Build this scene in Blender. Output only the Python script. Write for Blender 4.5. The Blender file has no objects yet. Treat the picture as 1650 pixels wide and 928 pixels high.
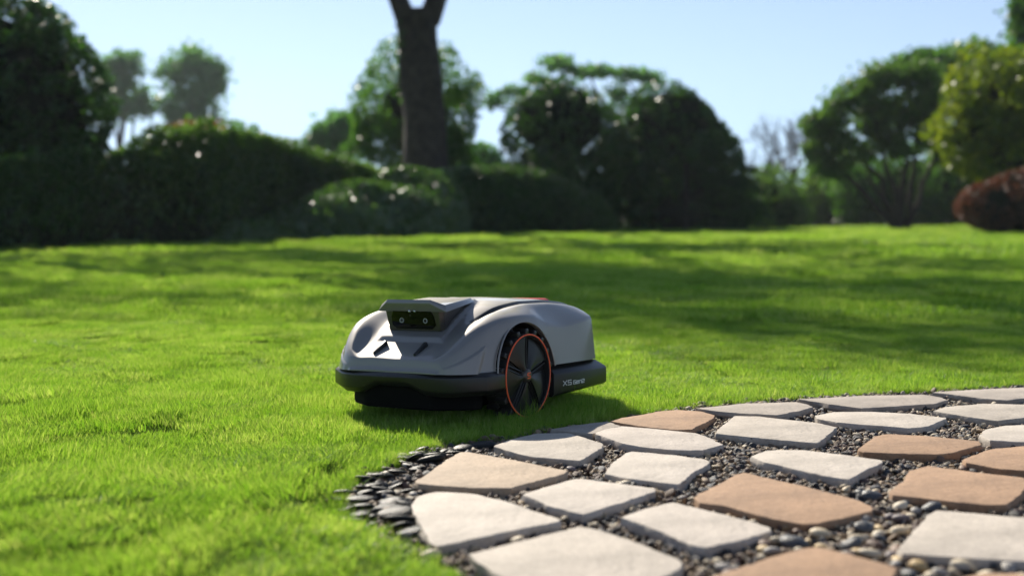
import bpy, bmesh, math, random
import numpy as np
from mathutils import Matrix, Vector, Euler

sc = bpy.context.scene
R = math.radians

# ------------------------------------------------------------------ camera, light, exposure
CAM_H = .51
cam = bpy.data.cameras.new('camera')
camo = bpy.data.objects.new('camera', cam); sc.collection.objects.link(camo); sc.camera = camo
cam.sensor_width = 36; cam.lens = 2000/1650*36
cam.clip_start = .05; cam.clip_end = 2000
camo.location = (0, 0, CAM_H); camo.rotation_euler = (R(90)-math.atan(119/2000), 0, 0)
cam.dof.use_dof = True; cam.dof.focus_distance = 2.98; cam.dof.aperture_fstop = 2.4; cam.dof.aperture_blades = 0

HAZE = .0004
SUN_AZ, SUN_EL = -22.5, 35.0        # degrees left of the viewing direction, above the horizon
w = bpy.data.worlds.new('World'); sc.world = w; w.use_nodes = True
wn, wl = w.node_tree.nodes, w.node_tree.links
sky = wn.new('ShaderNodeTexSky'); sky.sky_type = 'NISHITA'; sky.sun_disc = False
sky.sun_elevation = R(SUN_EL); sky.sun_rotation = R(SUN_AZ)
sky.air_density = 1.0; sky.dust_density = .25; sky.ozone_density = 4.0; sky.altitude = 1000
# the pale band at the horizon is kept even: the look-up never sinks below about six degrees
sg, ss, sx0 = wn.new('ShaderNodeTexCoord'), wn.new('ShaderNodeSeparateXYZ'), wn.new('ShaderNodeCombineXYZ')
wl.new(sg.outputs['Generated'], ss.inputs[0])
s1 = wn.new('ShaderNodeMath'); s1.operation = 'MULTIPLY'; wl.new(ss.outputs[2], s1.inputs[0]); wl.new(ss.outputs[2], s1.inputs[1])
s2 = wn.new('ShaderNodeMath'); s2.operation = 'ADD'; wl.new(s1.outputs[0], s2.inputs[0]); s2.inputs[1].default_value = .11**2
s3 = wn.new('ShaderNodeMath'); s3.operation = 'SQRT'; wl.new(s2.outputs[0], s3.inputs[0])
wl.new(ss.outputs[0], sx0.inputs[0]); wl.new(ss.outputs[1], sx0.inputs[1]); wl.new(s3.outputs[0], sx0.inputs[2])
s4 = wn.new('ShaderNodeVectorMath'); s4.operation = 'NORMALIZE'; wl.new(sx0.outputs[0], s4.inputs[0]); wl.new(s4.outputs[0], sky.inputs[0])
wn['Background'].inputs[1].default_value = .082
hs = wn.new('ShaderNodeHueSaturation'); hs.inputs['Saturation'].default_value = .80; hs.inputs['Value'].default_value = 1.0
wl.new(sky.outputs[0], hs.inputs['Color']); wl.new(hs.outputs[0], wn['Background'].inputs[0])
sun = bpy.data.lights.new('sun', 'SUN'); sun.energy = 5.0; sun.angle = R(.5); sun.color = (1, .92, .79)
suno = bpy.data.objects.new('sun', sun); sc.collection.objects.link(suno)
sd = Vector((math.sin(R(SUN_AZ))*math.cos(R(SUN_EL)), math.cos(R(SUN_AZ))*math.cos(R(SUN_EL)), math.sin(R(SUN_EL))))
suno.rotation_euler = sd.to_track_quat('Z', 'Y').to_euler(); suno.location = (-6, 12, 10)
vs = sc.view_settings
vs.view_transform = 'Standard'; vs.look = 'None'; vs.exposure = .74; vs.gamma = 1; vs.use_curve_mapping = False
sc.render.engine = 'CYCLES'
cy = sc.cycles
cy.use_denoising = True; cy.denoiser = 'OPENIMAGEDENOISE'
cy.max_bounces = 9; cy.diffuse_bounces = 6; cy.glossy_bounces = 3; cy.transmission_bounces = 5; cy.transparent_max_bounces = 6
cy.sample_clamp_indirect = 6; cy.caustics_reflective = False; cy.caustics_refractive = False

# ------------------------------------------------------------------ helpers
rng = np.random.default_rng(7)
random.seed(7)
COL = sc.collection

def link(o, parent=None):
    COL.objects.link(o)
    if parent: o.parent = parent
    return o

def me_from(verts, faces, mats=(), smooth=False, name='mesh'):
    m = bpy.data.meshes.new(name); m.from_pydata([tuple(map(float, v)) for v in verts], [], [tuple(map(int, f)) for f in faces]); m.update()
    for k in mats: m.materials.append(k)
    if smooth: m.polygons.foreach_set('use_smooth', [True]*len(m.polygons))
    return m

def me_np(V, Q, mats=(), smooth=False, name='mesh'):
    """fast mesh from a vertex array and an (n,k) face array of constant k"""
    V = np.asarray(V, np.float32); Q = np.asarray(Q, np.int32); n, k = Q.shape
    m = bpy.data.meshes.new(name)
    m.vertices.add(len(V)); m.vertices.foreach_set('co', V.ravel())
    m.loops.add(n*k); m.loops.foreach_set('vertex_index', Q.ravel())
    m.polygons.add(n); m.polygons.foreach_set('loop_start', np.arange(0, n*k, k, dtype=np.int32))
    try: m.polygons.foreach_set('loop_total', np.full(n, k, np.int32))
    except Exception: pass
    m.update(calc_edges=True); m.validate()
    for q in mats: m.materials.append(q)
    if smooth: m.polygons.foreach_set('use_smooth', [True]*len(m.polygons))
    return m

def ob(name, mesh, parent=None, **props):
    o = bpy.data.objects.new(name, mesh); link(o, parent)
    for k, v in props.items(): o[k] = v
    return o

def thing(name, label, cat, loc=(0, 0, 0), group=None, mesh=None):
    o = bpy.data.objects.new(name, mesh); COL.objects.link(o); o.location = loc
    o['label'] = label; o['category'] = cat
    if group: o['group'] = group
    return o

def sharpen(m, deg=35):
    """smooth shading with hard edges where the surface bends by more than deg"""
    bm = bmesh.new(); bm.from_mesh(m)
    for f in bm.faces: f.smooth = True
    for e in bm.edges:
        e.smooth = not (len(e.link_faces) == 2 and e.calc_face_angle(0) > R(deg))
    bm.to_mesh(m); bm.free()
    return m

def bevel_mesh(m, width, seg=2, deg=30):
    bm = bmesh.new(); bm.from_mesh(m)
    bmesh.ops.remove_doubles(bm, verts=bm.verts, dist=1e-6)
    bmesh.ops.recalc_face_normals(bm, faces=bm.faces)
    es = [e for e in bm.edges if len(e.link_faces) == 2 and e.calc_face_angle(0) > R(deg)]
    if es: bmesh.ops.bevel(bm, geom=es, offset=width, segments=seg, profile=.5, affect='EDGES', clamp_overlap=True)
    bm.to_mesh(m); bm.free()
    return sharpen(m, 38)

def prism(outline, z0, z1, axis='z'):
    """closed prism from a 2-D outline; axis says which coordinate z0..z1 fills"""
    n = len(outline); V = []
    for z in (z0, z1):
        for a, b in outline:
            V.append({'z': (a, b, z), 'y': (a, z, b), 'x': (z, a, b)}[axis])
    F = [tuple(range(n))[::-1], tuple(range(n, 2*n))] + [(i, (i+1) % n, n+(i+1) % n, n+i) for i in range(n)]
    return V, F

def join(parts):
    V, F = [], []
    for v, f in parts:
        k = len(V); V += list(v); F += [tuple(i+k for i in q) for q in f]
    return V, F

def box(x0, x1, y0, y1, z0, z1):
    return prism([(x0, y0), (x1, y0), (x1, y1), (x0, y1)], z0, z1)

def lathe(profile, n=48, axis='y', c=(0, 0, 0), closed=False):
    """profile of (radius, along-axis) turned about an axis through c"""
    V = []; F = []; k = len(profile)
    for i in range(n):
        a = 2*math.pi*i/n
        for r, t in profile:
            p = (r*math.cos(a), t, r*math.sin(a)) if axis == 'y' else (r*math.cos(a), r*math.sin(a), t)
            V.append((c[0]+p[0], c[1]+p[1], c[2]+p[2]))
    for i in range(n):
        j = (i+1) % n
        for q in range(k if closed else k-1):
            r_ = (q+1) % k
            F.append((i*k+q, j*k+q, j*k+r_, i*k+r_))
    return V, F

def tube(path, radii, sides=8):
    """tapered tube along a polyline (capped)"""
    P = [Vector(p) for p in path]; V = []; F = []; n = len(P)
    prev = None
    for i, p in enumerate(P):
        d = (P[min(i+1, n-1)]-P[max(i-1, 0)]).normalized()
        a = d.orthogonal().normalized() if prev is None else (prev - d*prev.dot(d)).normalized()
        prev = a; b = d.cross(a)
        for s in range(sides):
            t = 2*math.pi*s/sides
            V.append(p + (a*math.cos(t)+b*math.sin(t))*radii[i])
    for i in range(n-1):
        for s in range(sides):
            t = (s+1) % sides
            F.append((i*sides+s, i*sides+t, (i+1)*sides+t, (i+1)*sides+s))
    F.append(tuple(range(sides))[::-1]); F.append(tuple((n-1)*sides+s for s in range(sides)))
    return V, F

# ------------------------------------------------------------------ materials
def mat(name, col, rough=.5, metal=0., spec=.5, var=None, scale=8., bump=0., bscale=60., coat=0., detail=4.):
    m = bpy.data.materials.new(name); m.use_nodes = True
    n, l = m.node_tree.nodes, m.node_tree.links; b = n['Principled BSDF']
    b.inputs['Base Color'].default_value = (*col, 1); b.inputs['Roughness'].default_value = rough
    b.inputs['Metallic'].default_value = metal; b.inputs['Specular IOR Level'].default_value = spec
    b.inputs['Coat Weight'].default_value = coat; b.inputs['Coat Roughness'].default_value = .08
    tc = n.new('ShaderNodeTexCoord')
    if var:
        t = n.new('ShaderNodeTexNoise'); t.inputs['Scale'].default_value = scale; t.inputs['Detail'].default_value = detail
        r = n.new('ShaderNodeValToRGB'); r.color_ramp.elements[0].position = .3; r.color_ramp.elements[1].position = .7
        r.color_ramp.elements[0].color = (*col, 1); r.color_ramp.elements[1].color = (*var, 1)
        l.new(tc.outputs['Object'], t.inputs['Vector']); l.new(t.outputs['Fac'], r.inputs[0]); l.new(r.outputs[0], b.inputs['Base Color'])
    if bump:
        t2 = n.new('ShaderNodeTexNoise'); t2.inputs['Scale'].default_value = bscale; t2.inputs['Detail'].default_value = 5
        bp = n.new('ShaderNodeBump'); bp.inputs['Strength'].default_value = 1; bp.inputs['Distance'].default_value = bump
        l.new(tc.outputs['Object'], t2.inputs['Vector']); l.new(t2.outputs['Fac'], bp.inputs['Height']); l.new(bp.outputs[0], b.inputs['Normal'])
    return m

def leaf_mat(name, cols, rough=.45, trans=.35, tint=(1.1, 1.25, .45), spec=.5, noise=None):
    """thin leaf: per-leaf colour, a waxy gloss and light coming through"""
    m = bpy.data.materials.new(name); m.use_nodes = True
    n, l = m.node_tree.nodes, m.node_tree.links; b = n['Principled BSDF']; out = n['Material Output']
    g = n.new('ShaderNodeNewGeometry'); oi = n.new('ShaderNodeObjectInfo')
    ad = n.new('ShaderNodeMath'); ad.operation = 'MULTIPLY_ADD'; ad.inputs[1].default_value = .6
    l.new(g.outputs['Random Per Island'], ad.inputs[0])
    if noise:
        tc = n.new('ShaderNodeTexCoord'); t = n.new('ShaderNodeTexNoise'); t.inputs['Scale'].default_value = noise; t.inputs['Detail'].default_value = 3
        l.new(g.outputs['Position'], t.inputs['Vector'])
        mr = n.new('ShaderNodeMapRange'); mr.inputs[1].default_value = .3; mr.inputs[2].default_value = .7; mr.inputs[4].default_value = .45
        l.new(t.outputs['Fac'], mr.inputs[0]); l.new(mr.outputs[0], ad.inputs[2])
    else:
        mu = n.new('ShaderNodeMath'); mu.operation = 'MULTIPLY'; mu.inputs[1].default_value = .4
        l.new(oi.outputs['Random'], mu.inputs[0]); l.new(mu.outputs[0], ad.inputs[2])
    r = n.new('ShaderNodeValToRGB'); e = r.color_ramp.elements
    while len(e) < len(cols): e.new(.5)
    for i, c in enumerate(cols): e[i].position = i/(len(cols)-1); e[i].color = (*c, 1)
    l.new(ad.outputs[0], r.inputs[0]); l.new(r.outputs[0], b.inputs['Base Color'])
    b.inputs['Roughness'].default_value = rough; b.inputs['Specular IOR Level'].default_value = spec
    tr = n.new('ShaderNodeBsdfTranslucent'); mx = n.new('ShaderNodeMix'); mx.data_type = 'RGBA'; mx.blend_type = 'MULTIPLY'
    mx.inputs[0].default_value = 1; mx.inputs[7].default_value = (*tint, 1)
    l.new(r.outputs[0], mx.inputs[6]); l.new(mx.outputs[2], tr.inputs[0])
    ms = n.new('ShaderNodeMixShader'); ms.inputs[0].default_value = trans
    l.new(b.outputs[0], ms.inputs[1]); l.new(tr.outputs[0], ms.inputs[2]); l.new(ms.outputs[0], out.inputs[0])
    return m

def stone_mat(name, cols, rough=.8, speck=.0, bump=.0015, bscale=90, steps=False):
    """stone whose tone differs from piece to piece, mottled, with fine grain"""
    m = bpy.data.materials.new(name); m.use_nodes = True
    n, l = m.node_tree.nodes, m.node_tree.links; b = n['Principled BSDF']
    oi = n.new('ShaderNodeObjectInfo'); tc = n.new('ShaderNodeTexCoord')
    r = n.new('ShaderNodeValToRGB'); e = r.color_ramp.elements
    cols = list(cols)*2 if len(cols) == 1 else cols
    while len(e) < len(cols): e.new(.5)
    for i, c in enumerate(cols): e[i].position = i/max(1, len(cols)-1); e[i].color = (*c, 1)
    if steps: r.color_ramp.interpolation = 'CONSTANT'
    l.new(oi.outputs['Random'], r.inputs[0])
    t = n.new('ShaderNodeTexNoise'); t.inputs['Scale'].default_value = 9; t.inputs['Detail'].default_value = 8; t.inputs['Roughness'].default_value = .65
    l.new(tc.outputs['Object'], t.inputs['Vector'])
    mr = n.new('ShaderNodeMapRange'); mr.inputs[1].default_value = .33; mr.inputs[2].default_value = .67; mr.inputs[3].default_value = .74; mr.inputs[4].default_value = 1.12
    l.new(t.outputs['Fac'], mr.inputs[0])
    mx = n.new('ShaderNodeMix'); mx.data_type = 'RGBA'; mx.blend_type = 'MULTIPLY'; mx.inputs[0].default_value = 1
    l.new(r.outputs[0], mx.inputs[6]); l.new(mr.outputs[0], mx.inputs[7])
    col = mx.outputs[2]
    t3 = n.new('ShaderNodeTexNoise'); t3.inputs['Scale'].default_value = 240; t3.inputs['Detail'].default_value = 3
    l.new(tc.outputs['Object'], t3.inputs['Vector'])
    if speck:
        m3 = n.new('ShaderNodeMapRange'); m3.inputs[1].default_value = .3; m3.inputs[2].default_value = .62; m3.inputs[3].default_value = 1-speck; m3.inputs[4].default_value = 1.03
        l.new(t3.outputs['Fac'], m3.inputs[0])
        mx2 = n.new('ShaderNodeMix'); mx2.data_type = 'RGBA'; mx2.blend_type = 'MULTIPLY'; mx2.inputs[0].default_value = 1
        l.new(col, mx2.inputs[6]); l.new(m3.outputs[0], mx2.inputs[7]); col = mx2.outputs[2]
        # sparse dark pits
        v = n.new('ShaderNodeTexVoronoi'); v.inputs['Scale'].default_value = 38; l.new(tc.outputs['Object'], v.inputs['Vector'])
        m4 = n.new('ShaderNodeMapRange'); m4.inputs[1].default_value = .05; m4.inputs[2].default_value = .11; m4.inputs[3].default_value = .35; m4.inputs[4].default_value = 1
        l.new(v.outputs['Distance'], m4.inputs[0])
        t4 = n.new('ShaderNodeTexNoise'); t4.inputs['Scale'].default_value = 14; l.new(tc.outputs['Object'], t4.inputs['Vector'])
        gt = n.new('ShaderNodeMath'); gt.operation = 'LESS_THAN'; gt.inputs[1].default_value = .50; l.new(t4.outputs['Fac'], gt.inputs[0])
        mxm = n.new('ShaderNodeMath'); mxm.operation = 'MAXIMUM'; l.new(m4.outputs[0], mxm.inputs[0]); l.new(gt.outputs[0], mxm.inputs[1])
        mx3 = n.new('ShaderNodeMix'); mx3.data_type = 'RGBA'; mx3.blend_type = 'MULTIPLY'; mx3.inputs[0].default_value = 1
        l.new(col, mx3.inputs[6]); l.new(mxm.outputs[0], mx3.inputs[7]); col = mx3.outputs[2]
    l.new(col, b.inputs['Base Color']); b.inputs['Roughness'].default_value = rough
    t2 = n.new('ShaderNodeTexNoise'); t2.inputs['Scale'].default_value = bscale; t2.inputs['Detail'].default_value = 6
    l.new(tc.outputs['Object'], t2.inputs['Vector'])
    bp = n.new('ShaderNodeBump'); bp.inputs['Strength'].default_value = 1; bp.inputs['Distance'].default_value = bump
    l.new(t2.outputs['Fac'], bp.inputs['Height']); l.new(bp.outputs[0], b.inputs['Normal'])
    return m

M_SILVER = mat('silver_paint', (.275, .262, .247), .64, .88, coat=.7)
M_UNDER = mat('underside', (.004, .004, .004), .9, 0, .1)
M_BLACK = mat('black_plastic', (.010, .010, .010), .36, 0, .4)
M_DARK = mat('charcoal_plastic', (.016, .0155, .015), .33, .1, .45)
M_BROWN = mat('gunmetal_plastic', (.085, .075, .066), .36, .55)
M_FACET = mat('bumper_facet', (.16, .14, .125), .38, .5)
M_GLASS = mat('black_glass', (.002, .002, .003), .08, 0, .22)
M_LENS = mat('lens_ring', (.55, .56, .58), .25, .9)
M_RUBBER = mat('rubber', (.012, .012, .012), .75, 0, .3, bump=.0004, bscale=200)
M_ORANGE = mat('orange_ring', (.90, .12, .03), .4)
M_RED = mat('red_plastic', (.7, .02, .02), .35)
M_PRINT = mat('pale_print', (.75, .75, .75), .5)
M_SOIL = mat('soil', (.045, .032, .022), .95, var=(.09, .065, .045), scale=25, bump=.004, bscale=70)
M_TURF = mat('turf', (.045, .085, .012), 1., 0, 0., var=(.075, .12, .02), scale=6, bump=.01, bscale=120)
M_GROUND = mat('ground', (.035, .05, .018), .95, var=(.06, .06, .03), scale=.4)
M_BARK = mat('bark', (.026, .022, .018), .95, 0, .2, var=(.065, .052, .040), scale=5, bump=.04, bscale=9)
M_TWIG = mat('twig', (.10, .085, .07), .9)
M_SLAB = {
 'white': stone_mat('limestone', [(.44, .385, .32), (.52, .46, .39), (.48, .42, .36)], .8, .2, .0022, 70),
 'grey': stone_mat('grey_limestone', [(.34, .29, .24), (.40, .345, .29)], .8, .2, .0022, 70),  # limestone toned down in colour for the slabs lying in shade
 'beige': stone_mat('beige_limestone', [(.44, .335, .235)], .8, .2, .0022, 70),
 'tan': stone_mat('tan_sandstone', [(.335, .205, .118), (.40, .25, .15), (.37, .23, .135)], .85, .24, .0026, 55)}
M_GRAVEL = stone_mat('gravel', [(.032, .029, .028), (.15, .095, .06), (.06, .06, .068), (.22, .145, .08), (.10, .055, .04), (.32, .22, .12), (.045, .042, .042), (.16, .11, .07), (.46, .38, .26), (.075, .058, .048)], .6, 0, .0006, 300, True)
PEB = {'cream': stone_mat('cream_pebble', [(.58, .46, .29), (.66, .56, .40)], .5, 0, .0003, 200),
       'yellow': stone_mat('yellow_pebble', [(.50, .34, .14), (.58, .42, .20)], .5, 0, .0003, 200),
       'slate': stone_mat('slate_pebble', [(.045, .047, .050), (.075, .078, .082)], .42, 0, .0003, 200),
       'grey': stone_mat('grey_pebble', [(.22, .20, .18), (.34, .31, .27)], .5, 0, .0003, 200),
       'mauve': stone_mat('mauve_pebble', [(.13, .10, .10), (.19, .15, .15)], .5, 0, .0003, 200),
       'brown': stone_mat('brown_pebble', [(.24, .14, .085), (.14, .085, .055)], .55, 0, .0003, 200)}
M_EDGING = stone_mat('black_pebble', [(.007, .007, .007), (.015, .016, .016), (.030, .030, .028)], .33, 0, .0003, 150)
M_EDGING.node_tree.nodes['Principled BSDF'].inputs['Specular IOR Level'].default_value = .14
M_GRASS = leaf_mat('grass_blade', [(.095, .24, .018), (.195, .375, .036), (.32, .48, .095), (.48, .55, .22)], .5, .58, (1.18, 1.12, .6), .25)

# ------------------------------------------------------------------ where the stones lie (metres)
SLABS=[
 ('tan', [(0.2313, 2.9035),(0.2608, 2.9571),(0.3234, 3.0128),(0.3624, 3.0607),(0.4157, 3.0902),(0.4734, 3.0705),(0.4964, 3.0033),(0.4799, 2.948),(0.41, 2.7936),(0.3723, 2.7855),(0.3198, 2.8182),(0.2603, 2.8688)]),
 ('grey', [(0.4593, 3.0932),(0.603, 3.1852),(0.7428, 3.2146),(0.7612, 3.1743),(0.7656, 3.1244),(0.7117, 3.0558),(0.6432, 2.9837),(0.5793, 3.003),(0.5053, 3.0458)]),
 ('grey', [(0.7553, 3.2522),(0.9498, 3.3339),(1.1269, 3.3783),(1.1558, 3.3259),(1.1586, 3.2712),(1.0916, 3.1962),(0.9842, 3.1456),(0.8774, 3.0966),(0.8146, 3.1671)]),
 ('grey', [(1.1575, 3.3907),(1.3123, 3.4494),(1.4464, 3.4839),(1.556, 3.4579),(1.5406, 3.358),(1.4442, 3.2712),(1.3589, 3.2712),(1.2982, 3.2333),(1.2451, 3.2712)]),
 ('white', [(1.0487, 3.0693),(1.1131, 3.1385),(1.2168, 3.1816),(1.316, 3.1671),(1.3754, 3.1139),(1.3712, 3.0558),(1.2326, 2.9646),(1.1536, 2.921),(1.1002, 2.9837)]),
 ('white', [(0.7388, 3.003),(0.7968, 3.0558),(0.8945, 3.0625),(0.9798, 3.0292),(1.0468, 2.9646),(1.0142, 2.9149),(0.9667, 2.8492),(0.911, 2.8145),(0.8403, 2.8579),(0.7674, 2.9027),(0.7356, 2.9583)]),
 ('white', [(0.4535, 2.745),(0.4854, 2.8492),(0.5404, 2.9901),(0.601, 2.9805),(0.7182, 2.8876),(0.7481, 2.8289),(0.7049, 2.7369),(0.6543, 2.628),(0.5835, 2.6608),(0.4922, 2.7208)]),
 ('white', [(0.1825, 2.7417),(0.2113, 2.7936),(0.2505, 2.8391),(0.332, 2.8018),(0.4123, 2.7614),(0.4358, 2.6993),(0.4518, 2.6253),(0.419, 2.5863),(0.3965, 2.5587),(0.3294, 2.5587),(0.2773, 2.5794),(0.2355, 2.6217)]),
 ('grey', [(0.089, 2.8018),(0.1319, 2.8433),(0.2254, 2.9035),(0.2541, 2.8475),(0.2119, 2.8018),(0.1803, 2.7496),(0.1439, 2.7694)]),
 ('white', [(-0.038, 2.5968),(-0.0067, 2.6692),(0.0554, 2.7456),(0.1278, 2.7535),(0.163, 2.6917),(0.1969, 2.6181),(0.1903, 2.5828),(0.135, 2.4412),(0.0463, 2.476),(0.0076, 2.515)]),
 ('beige', [(-0.1783, 2.2541),(-0.1494, 2.3657),(-0.1067, 2.515),(-0.0891, 2.5216),(0.0184, 2.4257),(0.1053, 2.3425),(0.0959, 2.3142),(-0.0011, 2.197),(-0.0745, 2.1995),(-0.1723, 2.2278)]),
 ('white', [(0.1735, 2.3283),(0.1951, 2.4135),(0.2268, 2.515),(0.2467, 2.5451),(0.3348, 2.5019),(0.3903, 2.4537),(0.3908, 2.4257),(0.3483, 2.3368),(0.3034, 2.2304),(0.2886, 2.2382),(0.2593, 2.2594),(0.2138, 2.2865)]),
 ('white', [(0.0173, 2.1427),(0.0614, 2.2072),(0.1143, 2.2837),(0.1303, 2.281),(0.198, 2.2382),(0.2581, 2.1995),(0.2549, 2.172),(0.1844, 2.0819),(0.1156, 1.9905),(0.0635, 2.0571)]),
 ('white', [(-0.1696, 2.0683),(-0.1658, 2.1427),(-0.1344, 2.1789),(-0.0689, 2.1621),(-0.0085, 2.0933),(0.0777, 1.9658),(0.0741, 1.9497),(-0.0238, 1.8765),(-0.1117, 1.8051),(-0.1266, 1.8366),(-0.1552, 2.003)]),
 ('white', [(0.175, 1.9739),(0.2217, 2.0373),(0.2742, 2.0841),(0.3405, 2.0073),(0.4064, 1.9236),(0.4042, 1.899),(0.3405, 1.8402),(0.2861, 1.7983),(0.2682, 1.8051),(0.2411, 1.8655),(0.2053, 1.9299)]),
 ('white', [(-0.0617, 1.7616),(0.0139, 1.8295),(0.1024, 1.9066),(0.1206, 1.9047),(0.1891, 1.819),(0.2414, 1.7231),(0.2367, 1.6954),(0.1766, 1.6171),(0.1048, 1.5257),(0.0434, 1.5507),(-0.0211, 1.6597),(-0.0526, 1.7263)]),
 ('white', [(0.4806, 2.4866),(0.5212, 2.5366),(0.5625, 2.5436),(0.6019, 2.5413),(0.6758, 2.4866),(0.7333, 2.432),(0.7278, 2.4066),(0.6719, 2.3355),(0.6232, 2.2685),(0.6078, 2.2778),(0.5556, 2.3434),(0.4957, 2.432)]),
 ('tan', [(0.7166, 2.5553),(0.755, 2.628),(0.802, 2.7101),(0.8345, 2.7396),(0.9153, 2.7101),(1.0054, 2.6481),(0.9977, 2.6082),(0.8987, 2.5159),(0.8685, 2.5045),(0.7846, 2.5159),(0.7233, 2.532)]),
 ('white', [(1.0313, 2.7234),(1.0772, 2.8003),(1.1439, 2.8579),(1.1911, 2.8638),(1.2506, 2.8289),(1.2439, 2.7586),(1.1645, 2.6531),(1.0961, 2.633),(1.0323, 2.6582)]),
 ('tan', [(0.9018, 2.4579),(1.0018, 2.5672),(1.0809, 2.596),(1.148, 2.5436),(1.1442, 2.4866),(1.0541, 2.3797),(0.9956, 2.3395),(0.9423, 2.3594),(0.8964, 2.4256)]),
 ('tan', [(0.3141, 2.1188),(0.3259, 2.1485),(0.3774, 2.2318),(0.4326, 2.3199),(0.4415, 2.3199),(0.524, 2.2086),(0.5924, 2.1075),(0.6052, 2.0526),(0.5959, 2.0269),(0.5413, 1.986),(0.4868, 1.9481),(0.4586, 1.9439),(0.4211, 1.976),(0.3531, 2.0649),(0.3158, 2.0805)]),
 ('tan', [(0.6644, 2.1603),(0.7273, 2.2722),(0.7547, 2.3395),(0.8063, 2.3838),(0.8762, 2.3257),(0.9498, 2.2778),(0.9503, 2.2409),(0.8928, 2.1485),(0.8363, 2.068),(0.802, 2.068),(0.7468, 2.0963),(0.6912, 2.1286),(0.6627, 2.1385)]),
 ('white', [(0.5645, 1.7919),(0.6162, 1.884),(0.6734, 1.986),(0.6997, 2.0225),(0.7562, 2.0033),(0.825, 1.9746),(0.8773, 1.9371),(0.8605, 1.8277),(0.7824, 1.7243),(0.7233, 1.7276),(0.625, 1.7496),(0.5629, 1.7665)]),
 ('tan', [(0.2624, 1.6466),(0.3072, 1.6872),(0.3542, 1.7298),(0.4302, 1.7919),(0.4458, 1.7942),(0.4922, 1.7463),(0.5343, 1.6924),(0.502, 1.6271),(0.4506, 1.5665),(0.3735, 1.5314),(0.3113, 1.5576)]),
 ('tan', [(0.5975, 1.6466),(0.6368, 1.6667),(0.6856, 1.6718),(0.7311, 1.6417),(0.7298, 1.5755),(0.6418, 1.4978),(0.5952, 1.5487)]),
 ('white', [(1.0705, 2.4506),(1.2354, 2.6181),(1.3654, 2.6398),(1.3676, 2.4506),(1.1881, 2.2488),(1.0755, 2.2756)]),
 ('tan', [(0.8274, 1.8655),(1.0145, 2.0773),(1.1181, 2.0549),(1.1181, 1.9105),(0.9301, 1.7045),(0.8337, 1.72)]),
 ('white', [(1.2965, 2.81),(1.4888, 2.939),(1.6125, 2.8947),(1.563, 2.73),(1.39, 2.6618),(1.3005, 2.6993)]),
 ('white', [(0.2389, 1.4438),(0.3531, 1.5257),(0.4358, 1.4895),(0.4195, 1.3603),(0.2854, 1.2857),(0.2222, 1.3408)]),
 ('grey', [(1.5247, 3.2035),(1.6986, 3.2912),(1.8495, 3.2358),(1.7812, 3.0607),(1.5968, 3.0033),(1.4942, 3.0414)]),
]
BORDER= [(2.088, 3.862),(1.511, 3.639),(1.215, 3.524),(0.795, 3.393),(0.49, 3.24),(0.365, 3.149),(0.235, 3.007),(0.095, 2.903),(-0.035, 2.766),(-0.076, 2.744),(-0.117, 2.736),(-0.176, 2.663),(-0.228, 2.555),(-0.276, 2.424),(-0.308, 2.28),(-0.312, 2.176),(-0.289, 2.046),(-0.242, 1.919),(-0.188, 1.821),(-0.117, 1.713),(-0.02, 1.532),(0.087, 1.362)]
EDGING= [(-0.301, 2.2, 0.032),(-0.3, 2.151, 0.0229),(-0.278, 2.318, 0.0337),(-0.271, 2.372, 0.0207),(-0.249, 2.35, 0.0342),(-0.224, 2.386, 0.0278),(-0.203, 2.511, 0.0268),(-0.167, 2.498, 0.0485),(-0.16, 2.582, 0.0225),(-0.158, 2.549, 0.0346),(-0.258, 2.259, 0.0285),(-0.277, 2.252, 0.0197),(-0.238, 2.237, 0.0304),(-0.265, 2.21, 0.0257),(-0.224, 2.208, 0.0321),(-0.268, 2.16, 0.0419),(-0.216, 2.267, 0.0286),(-0.283, 2.084, 0.0263),(-0.21, 2.155, 0.0376),(-0.211, 2.119, 0.039),(-0.214, 2.088, 0.0405),(-0.196, 2.054, 0.0478),(-0.253, 2.037, 0.0296),(-0.258, 2.004, 0.0369),(-0.18, 2.004, 0.0467),(-0.156, 1.935, 0.0375),(-0.257, 2.106, 0.0306),(-0.197, 2.444, 0.0237),(-0.187, 2.403, 0.0256),(-0.19, 2.222, 0.0259),(-0.312, 2.168, 0.0168),(-0.181, 1.973, 0.0325),(-0.183, 2.114, 0.0267),(-0.257, 1.965, 0.0343),(-0.064, 2.66, 0.0461),(-0.107, 2.626, 0.0333),(-0.121, 2.585, 0.031),(-0.147, 2.603, 0.0191),(-0.199, 2.576, 0.0275),(-0.192, 2.617, 0.0244),(-0.217, 2.527, 0.0337),(-0.189, 2.43, 0.0243),(-0.135, 2.553, 0.0204)]
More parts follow.
